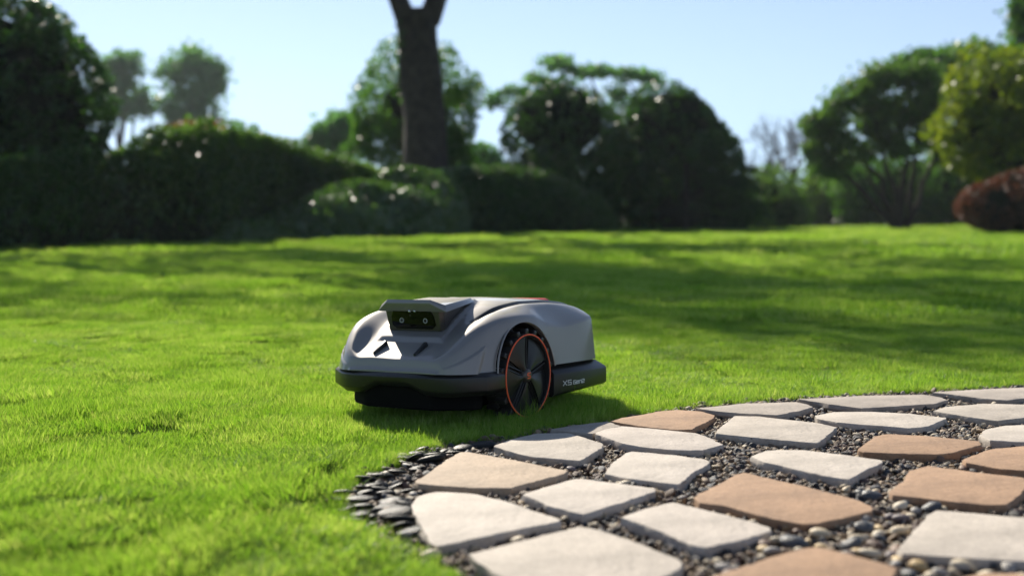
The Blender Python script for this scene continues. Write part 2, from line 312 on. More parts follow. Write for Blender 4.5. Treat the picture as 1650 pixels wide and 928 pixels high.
PEBBLES= [('cream', 0.484, 1.915, 0.0137),('cream', 0.403, 1.874, 0.0116),('slate', 0.426, 1.851, 0.019),('slate', 0.512, 1.845, 0.0172),('slate', 0.562, 1.949, 0.0163),('grey', 0.58, 2.01, 0.0106),('mauve', 0.639, 2.014, 0.0131),('cream', 0.665, 2.043, 0.007),('cream', 0.526, 1.794, 0.0145),('cream', 0.61, 2.236, 0.0083),('cream', 0.658, 2.217, 0.0083),('slate', 0.638, 2.174, 0.0149),('slate', 0.681, 2.123, 0.0099),('cream', 0.662, 2.092, 0.0143),('cream', 0.734, 2.089, 0.0091),('cream', 0.643, 1.734, 0.0151),('yellow', 0.579, 1.738, 0.0135),('grey', 0.604, 1.77, 0.0099),('yellow', 0.587, 1.956, 0.0079),('cream', 0.574, 1.918, 0.0101),('cream', 0.612, 1.932, 0.0132),('cream', 0.53, 1.922, 0.0072),('grey', 0.386, 1.815, 0.0124),('slate', 0.467, 1.845, 0.0109),('slate', 0.684, 1.746, 0.0119),('grey', 0.702, 1.726, 0.0129),('grey', 0.496, 1.807, 0.009),('slate', 0.627, 2.198, 0.0109),('grey', 0.598, 1.704, 0.0116),('brown', 0.577, 1.774, 0.0121),('mauve', 0.556, 1.794, 0.01),('grey', 0.681, 2.07, 0.0103),('slate', 0.714, 2.087, 0.0143),('yellow', 0.456, 1.883, 0.0059),('cream', 0.43, 1.828, 0.0079),('brown', 0.475, 1.951, 0.0109),('brown', 0.55, 1.858, 0.0104),('slate', 0.569, 1.89, 0.0106),('cream', 0.55, 1.996, 0.0074),('brown', 0.451, 1.937, 0.0084),('slate', 0.552, 1.7, 0.0116),('cream', 0.578, 1.689, 0.0094),('grey', 0.654, 1.704, 0.0064)]

# ------------------------------------------------------------------ ground, lawn, path
PATH = np.array([(2.9, 4.05)] + BORDER + [(-.02, .6), (2.9, .6)])

def in_poly(P, poly):
    x, y = P[:, 0], P[:, 1]; c = np.zeros(len(P), bool); j = len(poly)-1
    for i in range(len(poly)):
        xi, yi = poly[i]; xj, yj = poly[j]
        c ^= ((yi > y) != (yj > y)) & (x < (xj-xi)*(y-yi)/(yj-yi+1e-12)+xi); j = i
    return c

def dist_poly(P, poly):
    d = np.full(len(P), 1e9)
    for i in range(len(poly)):
        a = np.array(poly[i]); b = np.array(poly[(i+1) % len(poly)]); ab = b-a
        t = np.clip(((P-a)@ab)/(ab@ab+1e-12), 0, 1)
        d = np.minimum(d, np.linalg.norm(P-(a+t[:, None]*ab), axis=1))
    return d

def sdist(P):                       # signed distance to the path: positive on the lawn
    d = dist_poly(P, PATH); return np.where(in_poly(P, PATH), -d, d)

_rs = np.random.default_rng(3)
_W = [(_rs.normal(size=2), _rs.uniform(0, 6.28)) for _ in range(40)]
def wob(P, scale, k0, k=8):         # smooth pseudo-noise, about -1..1
    s = 0
    for d, ph in _W[k0:k0+k]: s = s + np.sin(P@d*scale+ph)
    return s/math.sqrt(k/2)/1.6

MOWER_XY = np.array([-.10, 3.22])
def lawn_z(P):
    sd_ = sdist(P)
    z = .010*wob(P, 9, 0)+.014*wob(P, 3.2, 8)+.003*wob(P, 21, 16)
    r = np.linalg.norm(P-MOWER_XY, axis=1); z = z*np.clip((r-.25)/.5, .15, 1)
    far = np.clip((P[:, 1]-8)/20, 0, 1)
    z = z+far*.05*wob(P, .35, 16)
    edge = np.clip(sd_/.10, 0, 1); edge = edge*edge*(3-2*edge)
    near = np.clip((2.55-P[:, 1])/.5, 0, 1)*np.clip((.3-P[:, 0])/.3, 0, 1)
    z = z+near*.034
    return z*edge-(1-edge)*.016-np.clip(-sd_/.05, 0, 1)*.05

ys = np.concatenate([np.arange(.4, 5, .035), np.arange(5, 14, .16), np.linspace(14, 52, 60)])
def xs_for(n=150):
    t = np.linspace(-1, 1, n*2+1); return np.sign(t)*(2.6*np.abs(t)+33*np.abs(t)**4)
xs = xs_for()
gx, gy = np.meshgrid(xs, ys); LP = np.stack([gx.ravel(), gy.ravel()], 1)
LV = np.column_stack([LP, lawn_z(LP)])
ny, nx = gx.shape; ii = np.arange(ny*nx).reshape(ny, nx)
LQ = np.stack([ii[:-1, :-1], ii[:-1, 1:], ii[1:, 1:], ii[1:, :-1]], -1).reshape(-1, 4)
lawn = ob('lawn', me_np(LV, LQ, [M_TURF], True), kind='structure')
gs = 250
ob('ground', me_from([(-gs, -60, -.3), (gs, -60, -.3), (gs, gs, -.3), (-gs, gs, -.3)], [(0, 1, 2, 3)], [M_GROUND]), kind='structure')

path = ob('path', me_from([(x, y, -.004) for x, y in PATH], [tuple(range(len(PATH)))], [M_SOIL]), kind='structure')

# ---- paving slabs: cleft outline, worn arris, rough sides
def resample(poly, step):
    out = []; n = len(poly)
    for i in range(n):
        a = np.array(poly[i]); b = np.array(poly[(i+1) % n]); k = max(1, int(np.linalg.norm(b-a)/step))
        for j in range(k): out.append(a+(b-a)*j/k)
    return np.array(out)

SLAB_T = .022
def slab(col, poly, i):
    r = np.random.default_rng(100+i)
    P = resample(poly, .012); n = len(P)
    # soften corners a little, then chip the outline
    Q = .8*P+.1*np.roll(P, 1, 0)+.1*np.roll(P, -1, 0)
    c = Q.mean(0)
    if ((Q-np.roll(Q, 1, 0))[:, 0]*(np.roll(Q, 1, 0)[:, 1]+Q[:, 1])).sum() > 0: Q = Q[::-1]
    tang = np.roll(Q, -1, 0)-np.roll(Q, 1, 0); tang /= np.linalg.norm(tang, axis=1)[:, None]+1e-9
    nrm = np.stack([tang[:, 1], -tang[:, 0]], 1)            # outward for counter-clockwise
    lo = np.convolve(np.tile(r.normal(size=n), 3), np.ones(7)/7, 'same')[n:2*n]
    chip = .0032*lo+.0009*r.normal(size=n)
    Q = Q+nrm*chip[:, None]
    top = SLAB_T+.0006*r.normal()
    rings = []
    def ring(off, z, j=0.):
        o = off+j*np.convolve(np.tile(r.normal(size=n), 3), np.ones(3)/3, 'same')[n:2*n]
        zz = z+(.4*j*r.normal(size=n) if j else 0)
        return np.column_stack([Q+nrm*np.reshape(o, (-1, 1)), np.full(n, 1.)*zz])
    rings.append(ring(-.0030, top)); rings.append(ring(-.0010, top-.0004)); rings.append(ring(0, top-.0018, .0005))
    rings.append(ring(.0008, top-.010, .0022)); rings.append(ring(-.0005, top-.018, .0024)); rings.append(ring(-.003, -.012, .002))
    V = np.vstack(rings); F = [tuple(range(n))]
    for k in range(len(rings)-1):
        for a in range(n):
            b = (a+1) % n
            F.append((k*n+a, (k+1)*n+a, (k+1)*n+b, k*n+b))
    m = me_from(V-[c[0], c[1], 0], F, [M_SLAB[col]])
    bm = bmesh.new(); bm.from_mesh(m)
    bmesh.ops.recalc_face_normals(bm, faces=bm.faces)
    bmesh.ops.triangulate(bm, faces=[f for f in bm.faces if len(f.verts) > 4])
    bm.to_mesh(m); bm.free(); sharpen(m, 30)
    o = ob('paving_slab', m, path); o.location = (c[0], c[1], 0)
    o.rotation_euler = (r.normal()*.008, r.normal()*.008, 0)
    if col == 'tan': o['label'] = 'tan sandstone slab'
    if col == 'beige': o['label'] = 'beige slab'
    return o
for i, (col, poly) in enumerate(SLABS): slab(col, poly, i)
SLAB_POLYS = [np.array(p) for _, p in SLABS]
def under_slab(P, margin):
    hit = np.zeros(len(P), bool)
    for q in SLAB_POLYS:
        c = q.mean(0); rr = np.linalg.norm(q-c, axis=1).max()+.02
        k = np.where(np.linalg.norm(P-c, axis=1) < rr)[0]
        if len(k):
            ins = in_poly(P[k], q); d = dist_poly(P[k], q)
            hit[k] |= (ins & (d > margin)) if margin >= 0 else (ins | (d < -margin))
    return hit

# ---- stones
def stone_mesh(seed, sub=2, angular=.25, flat=.7, cuts=0, elong=1.25):
    r = np.random.default_rng(seed)
    bm = bmesh.new(); bmesh.ops.create_icosphere(bm, subdivisions=sub, radius=1)
    dirs = [(Vector(r.normal(size=3)).normalized(), r.uniform(.55, .9)) for _ in range(cuts)]
    ph = r.uniform(0, 6.28, 6); fr = r.normal(size=(6, 3))*1.3
    for v in bm.verts:
        p = v.co.copy()
        k = 1+angular*.35*sum(math.sin(float(fr[q]@np.array(p))*1.6+ph[q]) for q in range(6))/2.4
        p *= k
        for d, h in dirs:
            t = p.dot(d)
            if t > h: p -= d*(t-h)*.92
        v.co = Vector((p.x*elong, p.y, p.z*flat))
    m = bpy.data.meshes.new('stone'); bm.to_mesh(m); bm.free()
    return m

def proto_collection(name, meshes):
    c = bpy.data.collections.new(name)
    for i, m in enumerate(meshes):
        o = bpy.data.objects.new('%s_%02d' % (name, i), m); c.objects.link(o)
    return c

def scatter(name, coll, P, rot, scale, idx, parent=None):
    """one stuff object: points that carry turn, size and choice of piece, instanced by geometry nodes"""
    m = bpy.data.meshes.new(name); m.vertices.add(len(P)); m.vertices.foreach_set('co', np.asarray(P, np.float32).ravel())
    a = m.attributes.new('turn', 'FLOAT_VECTOR', 'POINT'); a.data.foreach_set('vector', np.asarray(rot, np.float32).ravel())
    a = m.attributes.new('size', 'FLOAT_VECTOR', 'POINT'); a.data.foreach_set('vector', np.asarray(scale, np.float32).ravel())
    a = m.attributes.new('pick', 'INT', 'POINT'); a.data.foreach_set('value', np.asarray(idx, np.int32))
    o = ob(name, m, parent, kind='stuff')
    ng = bpy.data.node_groups.new(name+'_scatter', 'GeometryNodeTree')
    ng.interface.new_socket('Geometry', in_out='INPUT', socket_type='NodeSocketGeometry')
    ng.interface.new_socket('Geometry', in_out='OUTPUT', socket_type='NodeSocketGeometry')
    n, l = ng.nodes, ng.links
    gi = n.new('NodeGroupInput'); go = n.new('NodeGroupOutput'); ip = n.new('GeometryNodeInstanceOnPoints')
    ci = n.new('GeometryNodeCollectionInfo'); ci.inputs['Collection'].default_value = coll
    ci.inputs['Separate Children'].default_value = True; ci.inputs['Reset Children'].default_value = True
    def attr(nm, t):
        q = n.new('GeometryNodeInputNamedAttribute'); q.data_type = t; q.inputs['Name'].default_value = nm; return q.outputs[0]
    l.new(gi.outputs[0], ip.inputs['Points']); l.new(ci.outputs[0], ip.inputs['Instance']); ip.inputs['Pick Instance'].default_value = True
    l.new(attr('pick', 'INT'), ip.inputs['Instance Index'])
    e2r = n.new('FunctionNodeEulerToRotation'); l.new(attr('turn', 'FLOAT_VECTOR'), e2r.inputs[0]); l.new(e2r.outputs[0], ip.inputs['Rotation'])
    l.new(attr('size', 'FLOAT_VECTOR'), ip.inputs['Scale']); l.new(ip.outputs[0], go.inputs[0])
    md = o.modifiers.new('scatter', 'NODES'); md.node_group = ng
    return o

gm = [stone_mesh(i, 2, .5, .62+.03*(i % 5), 7, 1.1+.05*(i % 6)) for i in range(18)]
for m in gm: m.materials.append(M_GRAVEL); sharpen(m, 28)
gcoll = proto_collection('gravel_stone', gm)
def sample_path(n, seed):
    r = np.random.default_rng(seed); P = np.column_stack([r.uniform(-.36, 2.2, n), r.uniform(1.2, 3.9, n)])
    return P[in_poly(P, PATH) | (dist_poly(P, PATH) < .012)]
P = sample_path(110000, 5); P = P[~under_slab(P, .012)]
P = P[~((dist_poly(P, np.array(BORDER)) < .085) & (P[:, 1] < 2.62) & (P[:, 0] < -.1) & (np.arange(len(P)) % 3 > 0))]
r = np.random.default_rng(6); n = len(P)
sz = np.clip(r.lognormal(-5.42, .38, n), .0022, .0105)
scatter('gravel', gcoll, np.column_stack([P, r.uniform(-.002, .006, n)+sz*.25]), np.column_stack([r.normal(0, .5, n), r.normal(0, .5, n), r.uniform(0, 6.28, n)]),
        np.repeat(sz[:, None], 3, 1), r.integers(0, 18, n), path)

# larger round pebbles, each one a piece of the path
pm = {k: [] for k in PEB}
for j, k in enumerate(PEB):
    for i in range(4):
        m = stone_mesh(300+10*j+i, 2, .28, .66, 2 if i % 2 else 0, 1.15+.1*i); m.materials.append(PEB[k])
        m.polygons.foreach_set('use_smooth', [True]*len(m.polygons)); pm[k].append(m)
r = np.random.default_rng(12)
def pebble(k, x, y, s, z=None):
    o = ob('pebble', pm[k][r.integers(0, 4)], path)
    o.location = (x, y, s*.45+.006 if z is None else z); o.scale = (s,)*3
    o.rotation_euler = (r.normal()*.2, r.normal()*.2, r.uniform(-.5, .5) if s > .012 else r.uniform(0, 6.28))
for k, x, y, s in PEBBLES: pebble(k, x, y, s*.92)
P = sample_path(9000, 15); P = P[(P[:, 1] < 2.75) & (P[:, 0] < 1.25)]; P = P[~under_slab(P, -.006)]
# bigger and more frequent towards the near end of the path, as in the photograph
keep = r.uniform(size=len(P)) < np.clip((2.5-P[:, 1])/1.0, .10, .9); P = P[keep][:215]
kinds = list(PEB)
for x, y in P:
    k = kinds[r.choice(6, p=[.22, .11, .20, .18, .09, .20])]
    pebble(k, x, y, r.uniform(.0065, .0115)*(1.15 if y < 1.95 else .9))

# flat black stones that edge the path
em = []
for i in range(5):
    m = stone_mesh(500+i, 3, .18, .27, 0, 1.25); m.materials.append(M_EDGING); m.polygons.foreach_set('use_smooth', [True]*len(m.polygons)); em.append(m)
r = np.random.default_rng(31)
for i, (x, y, L) in enumerate(EDGING):
    o = ob('edging_stone', em[i % 5], path); s = L/2/1.2*1.3
    o.location = (x, y, .008+.004*r.uniform()); o.scale = (s, s*r.uniform(.75, 1.0), s*r.uniform(.95, 1.35))
    o.rotation_euler = (r.normal()*.22-.12, r.normal()*.16-.06, r.normal()*.35+.1)
EP = np.array([(x, y) for x, y, _ in EDGING])
for i in range(46):                                   # the rest of the row, between the ones placed singly
    a = EP[r.integers(0, len(EP))]; x, y = a+r.normal(size=2)*[.022, .03]
    if in_poly(np.array([[x, y]]), PATH)[0] is False or under_slab(np.array([[x, y]]), -.018)[0]: continue
    o = ob('edging_stone', em[i % 5], path); s = r.uniform(.011, .018)
    o.location = (x, y, .001+.004*r.uniform()); o.scale = (s, s*.85, s*r.uniform(.9, 1.2))
    o.rotation_euler = (r.normal()*.25-.1, r.normal()*.2, r.normal()*.5)

# ---- grass: tufts of single bent blades
def tuft(seed, n, radius, h0, h1, w0, lean, long=0.):
    r = np.random.default_rng(seed)
    rad = radius*np.sqrt(r.uniform(size=n)); an = r.uniform(0, 6.283, n)
    base = np.column_stack([rad*np.cos(an), rad*np.sin(an), np.zeros(n)-.004])
    h = r.uniform(h0, h1, n)*(1+long*(r.uniform(size=n) > .93)); wd = w0*r.uniform(.7, 1.25, n)
    da = r.uniform(0, 6.283, n); comb = r.normal(size=2)*.25
    ln = np.abs(r.normal(lean, lean*.55, n))
    dx = np.column_stack([np.cos(da)*ln+comb[0], np.sin(da)*ln+comb[1]])
    sa = da+np.pi/2+r.normal(0, .5, n); sx = np.column_stack([np.cos(sa), np.sin(sa), np.zeros(n)])
    def at(t, wf):
        c = base+np.column_stack([dx*h[:, None]*t**1.7, h*t*(1-.12*t*ln)]); s = sx*(wd*wf/2)[:, None]
        return c-s, c+s
    a0, a1 = at(0, .8); b0, b1 = at(.45, 1.); t0, _ = at(1., 0.)
    V = np.stack([a0, a1, b0, b1, t0], 1).reshape(-1, 3); k = np.arange(n)*5
    T = np.concatenate([np.stack([k, k+1, k+3], 1), np.stack([k, k+3, k+2], 1), np.stack([k+2, k+3, k+4], 1)])
    m = me_np(V, T, [M_GRASS], True, 'tuft'); return m

tufts = [tuft(1000+i, 640, .085, .009, .021, .0015, .5, .25) for i in range(10)] \
      + [tuft(1100+i, 420, .20, .018, .038, .0042, .42) for i in range(8)] \
      + [tuft(1200+i, 620, .55, .020, .042, .0105, .45) for i in range(8)] \
      + [tuft(1300+i, 170, .06, .030, .065, .0022, .65, .4) for i in range(6)]
tcoll = proto_collection('turf_tuft', tufts)
r = np.random.default_rng(77)
GP, GS, GI, GT = [], [], [], []
def grow(n, x0f, y0, y1, lo, hi, s0, s1, edge):
    y = np.sqrt(r.uniform(y0**2, y1**2, n)); half = .46*y+x0f; x = r.uniform(-1, 1, n)*half
    P = np.column_stack([x, y]); k = sdist(P) > edge; P = P[k]; m = len(P)
    tall = 1+.34*wob(P, 11., 24)+.26*wob(P, 3.3, 32)
    dm = np.linalg.norm((P-MOWER_XY)*[1., 1.], axis=1); tall = tall*(1+.45*np.clip((.62-dm)/.2, 0, 1))      # uncut round the mower
    s = r.uniform(s0, s1, m)
    GP.append(np.column_stack([P, lawn_z(P)])); GS.append(np.column_stack([s, s, s*np.clip(tall, .6, 1.9)])); GI.append(r.integers(lo, hi, m))
    GT.append(np.column_stack([r.normal(0, .06, m), r.normal(0, .06, m), r.uniform(0, 6.283, m)]))
grow(7200, .45, 1.25, 6.3, 0, 10, .85, 1.2, .045)
grow(3400, .6, 5.8, 14.5, 10, 18, .9, 1.2, .15)
grow(3600, 1., 13.5, 46, 18, 26, .9, 1.3, .3)
grow(200, .3, 1.25, 6, 26, 32, .45, .75, .03)                        # longer clumps left by the mower
# a fringe of longer grass leaning over the edge of the path
B = resample(np.array(BORDER), .02); B = B[(B[:, 0] < 2.2) & (B[:, 1] > 1.3)]
for k in range(3):
    Q = B+r.normal(0, .016, B.shape); q = sdist(Q); Q = Q[(q > -.004) & (q < .07)]; m = len(Q)
    GP.append(np.column_stack([Q, np.maximum(lawn_z(Q), -.004)])); s = r.uniform(.45, .85, m); GS.append(np.column_stack([s*.6, s*.6, s*.72])); GI.append(r.integers(26, 32, m))
    GT.append(np.column_stack([r.normal(.1, .15, m), r.normal(.1, .15, m), r.uniform(0, 6.283, m)]))
grass = scatter('grass', tcoll, np.vstack(GP), np.vstack(GT), np.vstack(GS), np.concatenate(GI))

# ------------------------------------------------------------------ robot mower (x ahead, y to its left, z up)
mower = thing('robot_mower', 'silver and black robotic mower with an orange-ringed wheel, on the lawn beside the paving', 'robot mower')
MROT = Matrix(((-.54848, .83613, -.00737), (-.83564, -.54781, .04009), (.02949, .02815, .99917)))
mower.matrix_world = Matrix.Translation((-.1631, 3.1481, -.0069)) @ MROT.to_4x4()

# shell: lofted from half sections  x: (deck height), A deck edge, A' foot of the deck step, B fender crest, C shoulder, F hem
def sstep(a, b, x): u = np.clip((x-a)/(b-a), 0, 1); return u*u*(3-2*u)
SEC = [
 (-.385, .262, (.125, .260), (.132, .258), (.160, .254), (.190, .243), (.212, .132)),
 (-.372, .278, (.138, .274), (.146, .270), (.170, .266), (.207, .245), (.222, .132)),
 (-.300, .291, (.142, .287), (.151, .282), (.172, .279), (.216, .240), (.229, .132)),
 (-.200, .300, (.144, .293), (.153, .287), (.174, .286), (.219, .232), (.232, .132)),
 (-.120, .303, (.144, .293), (.153, .287), (.174, .287), (.222, .240), (.234, .132)),
 (-.060, .302, (.141, .288), (.150, .282), (.173, .284), (.223, .254), (.235, .132)),
 (-.010, .294, (.136, .280), (.145, .273), (.172, .278), (.222, .259), (.235, .132)),
 (.040, .277, (.128, .262), (.136, .257), (.176, .272), (.219, .256), (.235, .132)),
 (.080, .254, (.119, .246), (.128, .245), (.176, .263), (.211, .250), (.2325, .131)),
 (.115, .232, (.112, .229), (.121, .229), (.175, .250), (.203, .241), (.229, .131)),
 (.150, .207, (.112, .206), (.121, .207), (.171, .230), (.192, .222), (.220, .131)),
 (.180, .187, (.114, .187), (.123, .188), (.160, .205), (.177, .200), (.203, .131)),
 (.203, .173, (.114, .173), (.122, .173), (.147, .182), (.160, .178), (.180, .131)),
 (.2150, .1655, (.108, .1655), (.116, .166), (.130, .168), (.142, .166), (.163, .131)),
 (.2195, .1622, (.104, .1622), (.111, .162), (.122, .162), (.133, .160), (.154, .131)),
 (.2215, .1580, (.101, .158), (.108, .158), (.118, .158), (.128, .156), (.148, .131)),
 (.2218, .150, (.099, .150), (.106, .150), (.116, .150), (.125, .149), (.142, .131)),
 (.2235, .142, (.098, .142), (.104, .142), (.113, .142), (.121, .141), (.136, .131)),
 (.2290, .134, (.096, .134), (.102, .134), (.110, .134), (.117, .1335), (.128, .131)),
]
def catmull(T, Y, t):
    T = np.asarray(T, float); Y = np.asarray(Y, float); D = np.zeros_like(Y)
    h = np.diff(T); s = np.diff(Y, axis=0)/h.reshape((-1,)+(1,)*(Y.ndim-1))
    D[1:-1] = np.where(s[:-1]*s[1:] > 0, 2*s[:-1]*s[1:]/(s[:-1]+s[1:]+1e-12), 0); D[0] = s[0]; D[-1] = s[-1]
    i = np.clip(np.searchsorted(T, t)-1, 0, len(T)-2); u = (t-T[i])/h[i]
    sh = (-1,)+(1,)*(Y.ndim-1); u = u.reshape(sh); hh = h[i].reshape(sh)
    return (2*u**3-3*u**2+1)*Y[i]+(u**3-2*u**2+u)*hh*D[i]+(-2*u**3+3*u**2)*Y[i+1]+(u**3-u**2)*hh*D[i+1]

sx_ = np.array([s[0] for s in SEC])
sy_ = np.array([[0]+[p[0] for p in s[2:]] for s in SEC]); sz_ = np.array([[s[1]]+[p[1] for p in s[2:]] for s in SEC])
# extra section points: deck mid, side mid
def expand(y, z):
    ym = y[:, 0:1]*.35+y[:, 1:2]*.65; zm = z[:, 0:1]*.55+z[:, 1:2]*.45+.0015
    ys2 = y[:, 4:5]*.62+y[:, 5:6]*.38+.005; zs2 = z[:, 4:5]*.62+z[:, 5:6]*.38
    wq = sstep(-.05, -.13, sx_)[:, None]
    ys2 = ys2*(1-wq)+(y[:, 4:5]+.0030)*wq; zs2 = zs2*(1-wq)+(z[:, 4:5]-.0065)*wq
    return np.hstack([y[:, :1], ym, y[:, 1:5], ys2, y[:, 5:]]), np.hstack([z[:, :1], zm, z[:, 1:5], zs2, z[:, 5:]])
sy_, sz_ = expand(sy_, sz_)
XT = np.concatenate([np.linspace(-.385, -.372, 6)[:-1], np.linspace(-.372, .19, 220)[:-1], np.linspace(.19, .229, 44)])
Yx = catmull(sx_, sy_, XT); Zx = catmull(sx_, sz_, XT)
TT = np.array([0, 1, 1.6, 1.85, 2.7, 3.6, 4.6, 5.6]); tt = np.concatenate([np.linspace(0, 1.6, 22)[:-1], np.linspace(1.6, 1.85, 5)[:-1], np.linspace(1.85, 5.6, 56)])
Ys = catmull(TT, Yx.T, tt).T; Zs = catmull(TT, Zx.T, tt).T
Ys[:, 0] = 0
Xs = np.repeat(XT[:, None], len(tt), 1)
# raised collar round the camera head
hw = np.interp(Xs, [-.06, 0, .16], [.055, .085, .100]); rr = np.maximum(np.abs(Ys)-hw, np.maximum(Xs-.158, -.035-Xs))
Zs = Zs+.007*(1-sstep(-.007, .004, rr))
# blade-shaped swelling on the flank ahead of the wheel and the crease above the rear panel
line = .166+(Xs-.19)/(.134-.19)*(.200-.166)
inb = sstep(.130, .146, Xs+(.200-Zs)*-.45)*sstep(0, .004, line-Zs)*sstep(4.0/1, 4.3, np.repeat(tt[None], len(XT), 0))
Ys = Ys+.005*inb
rear = sstep(-.10, -.13, Xs)*sstep(.004, 0, np.abs(Zs-(.216-(Xs+.118)*.085))-.0015)*(np.repeat(tt[None], len(XT), 0) > 3.4)
n, k = Xs.shape
L = np.stack([Xs, Ys, Zs], -1); Rr = np.stack([Xs, -Ys, Zs], -1)[:, 1:]
G = np.concatenate([Rr[:, ::-1], L], 1); kk = G.shape[1]
V = G.reshape(-1, 3); ii = np.arange(n*kk).reshape(n, kk)
Fs = [tuple(q) for q in np.stack([ii[:-1, :-1], ii[1:, :-1], ii[1:, 1:], ii[:-1, 1:]], -1).reshape(-1, 4)]
Fs += [tuple(ii[0]), tuple(ii[-1][::-1])]
Fs += [(ii[j, 0], ii[j, -1], ii[j+1, -1], ii[j+1, 0]) for j in range(n-1)]
sm = me_from(V, Fs, [M_SILVER])
bm = bmesh.new(); bm.from_mesh(sm); bmesh.ops.recalc_face_normals(bm, faces=bm.faces); bm.to_mesh(sm); bm.free()
shell = ob('body_shell', sm, mower)
WX, WZ, WR = -.010, .115, .112
AX, AZ, AR = -.010, .116, .130
cut_v, cut_f = [], []
for s in (1, -1):
    v, f = lathe([(0, s*.155), (AR, s*.155), (AR, s*.30), (0, s*.30)], 96, 'y', (AX, 0, AZ))
    f = [q for q in f]; cut_f += [tuple(i+len(cut_v) for i in q) for q in f]; cut_v += v
cm = me_from(cut_v, cut_f)
bm = bmesh.new(); bm.from_mesh(cm); bmesh.ops.remove_doubles(bm, verts=bm.verts, dist=1e-6); bmesh.ops.recalc_face_normals(bm, faces=bm.faces); bm.to_mesh(cm); bm.free()
cutter = bpy.data.objects.new('cutter', cm); COL.objects.link(cutter); cutter.matrix_world = mower.matrix_world.copy()
md = shell.modifiers.new('b', 'BOOLEAN'); md.object = cutter; md.operation = 'DIFFERENCE'; md.solver = 'EXACT'
bpy.context.view_layer.update()
ev = bpy.data.meshes.new_from_object(shell.evaluated_get(bpy.context.evaluated_depsgraph_get()))
shell.modifiers.clear(); shell.data = sharpen(ev, 26); bpy.data.objects.remove(cutter)
if not shell.data.materials: shell.data.materials.append(M_SILVER)

def part(name, VF, material, parent=mower, bev=0, seg=2, smooth=None, label=None):
    m = me_from(VF[0], VF[1], [material])
    bm = bmesh.new(); bm.from_mesh(m); bmesh.ops.recalc_face_normals(bm, faces=bm.faces); bm.to_mesh(m); bm.free()
    if bev: bevel_mesh(m, bev, seg)
    else: sharpen(m, 35)
    o = ob(name, m, parent)
    if label: o['label'] = label
    return o

# pale lips round the wheel openings and dark liners inside them
for s in (1, -1):
    arc = []
    for i in range(61):
        a = R(6)+(math.pi-R(12))*i/60
        arc.append((AX+(AR+.001)*math.cos(a), 0, AZ+(AR+.001)*math.sin(a)))
    yy = [float(np.interp(p[2], [.13, .19, .24, .26], [.2345, .229, .222, .215])) for p in arc]
    part('arch_lip', tube([(p[0], s*(y_+.0005), p[2]) for p, y_ in zip(arc, yy)], [.0026]*61, 6), M_SILVER)
    V, F = lathe([(AR-.0015, s*.153), (AR-.0015, s*.216)], 96, 'y', (AX, 0, AZ))
    F = [f for f in F if all(V[i][2] > .125 for i in f)]
    disc = prism([(AX+(AR-.002)*math.cos(R(8)+(math.pi-R(16))*i/30), AZ+(AR-.002)*math.sin(R(8)+(math.pi-R(16))*i/30)) for i in range(31)], s*.1565, s*.160, 'y')
    part('wheel_arch', join([(V, F), disc]), M_RUBBER)

# separate dark strip added where the raised deck meets the fenders
for s in (1, -1):
    xx = np.linspace(.075, -.372, 60); V = []; F = []
    ya, za = np.interp(-xx, -XT[::-1], Yx[::-1, 2]), np.interp(-xx, -XT[::-1], Zx[::-1, 2])
    yb, zb = np.interp(-xx, -XT[::-1], Yx[::-1, 3]), np.interp(-xx, -XT[::-1], Zx[::-1, 3])
    for i in range(60):
        V += [(xx[i], s*ya[i], za[i]+.0006), (xx[i], s*(yb[i]-.0005), zb[i]+.0010), (xx[i], s*yb[i], zb[i]-.002), (xx[i], s*ya[i], za[i]-.004)]
    for i in range(59):
        for q in range(4): F.append((i*4+q, i*4+(q+1) % 4, i*4+4+(q+1) % 4, i*4+4+q))
    F += [(0, 1, 2, 3), (236, 239, 238, 237)]
    part('deck_strip', (V, F), M_DARK)

# bumper: bowed plan, stepped lower edge, faceted ends
half = [(.0, .240), (.05, .239), (.10, .234), (.14, .2255), (.168, .2165), (.2345, .165), (.2385, .152), (.2385, .12), (.2385, .092)]
plan = [(-y, x) for y, x in half[::-1]]+[(y, x) for y, x in half[1:]]
def bz(y):  return float(np.interp(abs(y), [0, .058, .105, .19, .2385], [.098, .098, .077, .076, .081]))
def tz(y):  return float(np.interp(abs(y), [0, .165, .2385], [.131, .131, .1345]))
P0 = [np.array(p) for p in plan]; V = []; n_ = len(plan)
def inn(y, x, d): return (x-d*(1 if x > .15 else .6), y*(1-d/.2385*(.9 if abs(y) > .2 else .5)))
for y, x in plan: a = inn(y, x, .030); V.append((a[0], a[1], tz(y)-.001))
for y, x in plan: a = inn(y, x, .010); V.append((a[0], a[1], tz(y)))
for y, x in plan: V.append((x, y, tz(y)-.009))
for y, x in plan: a = inn(y, x, .004 if abs(y) < .17 else .0); V.append((a[0], a[1], bz(y)+.012))
for y, x in plan: a = inn(y, x, .016); V.append((a[0], a[1], bz(y)))
for y, x in plan: a = inn(y, x, .040); V.append((a[0], a[1], bz(y)+.004))
F = []
for q in range(6):
    for i in range(n_-1):
        j = (q+1) % 6; F.append((q*n_+i, q*n_+i+1, j*n_+i+1, j*n_+i))
F += [tuple(q*n_ for q in range(6)), tuple(q*n_+n_-1 for q in range(6))[::-1]]
part('front_bumper', (V, F), M_DARK, bev=.0015)
# dark chassis between the wheels
part('chassis', join([prism([(.208, -.10), (.208, .10), (.172, .160), (.15, .185), (.115, .19), (.115, .15), (-.1295, .15), (-.1295, -.15), (.115, -.15), (.115, -.19), (.15, -.185), (.172, -.160)], .042, .1295),
    prism([(-.1305, -.15), (-.1305, .15), (-.1305, .20), (-.36, .20), (-.36, -.20), (-.1305, -.20)], .064, .1285)]), M_UNDER, bev=.008)
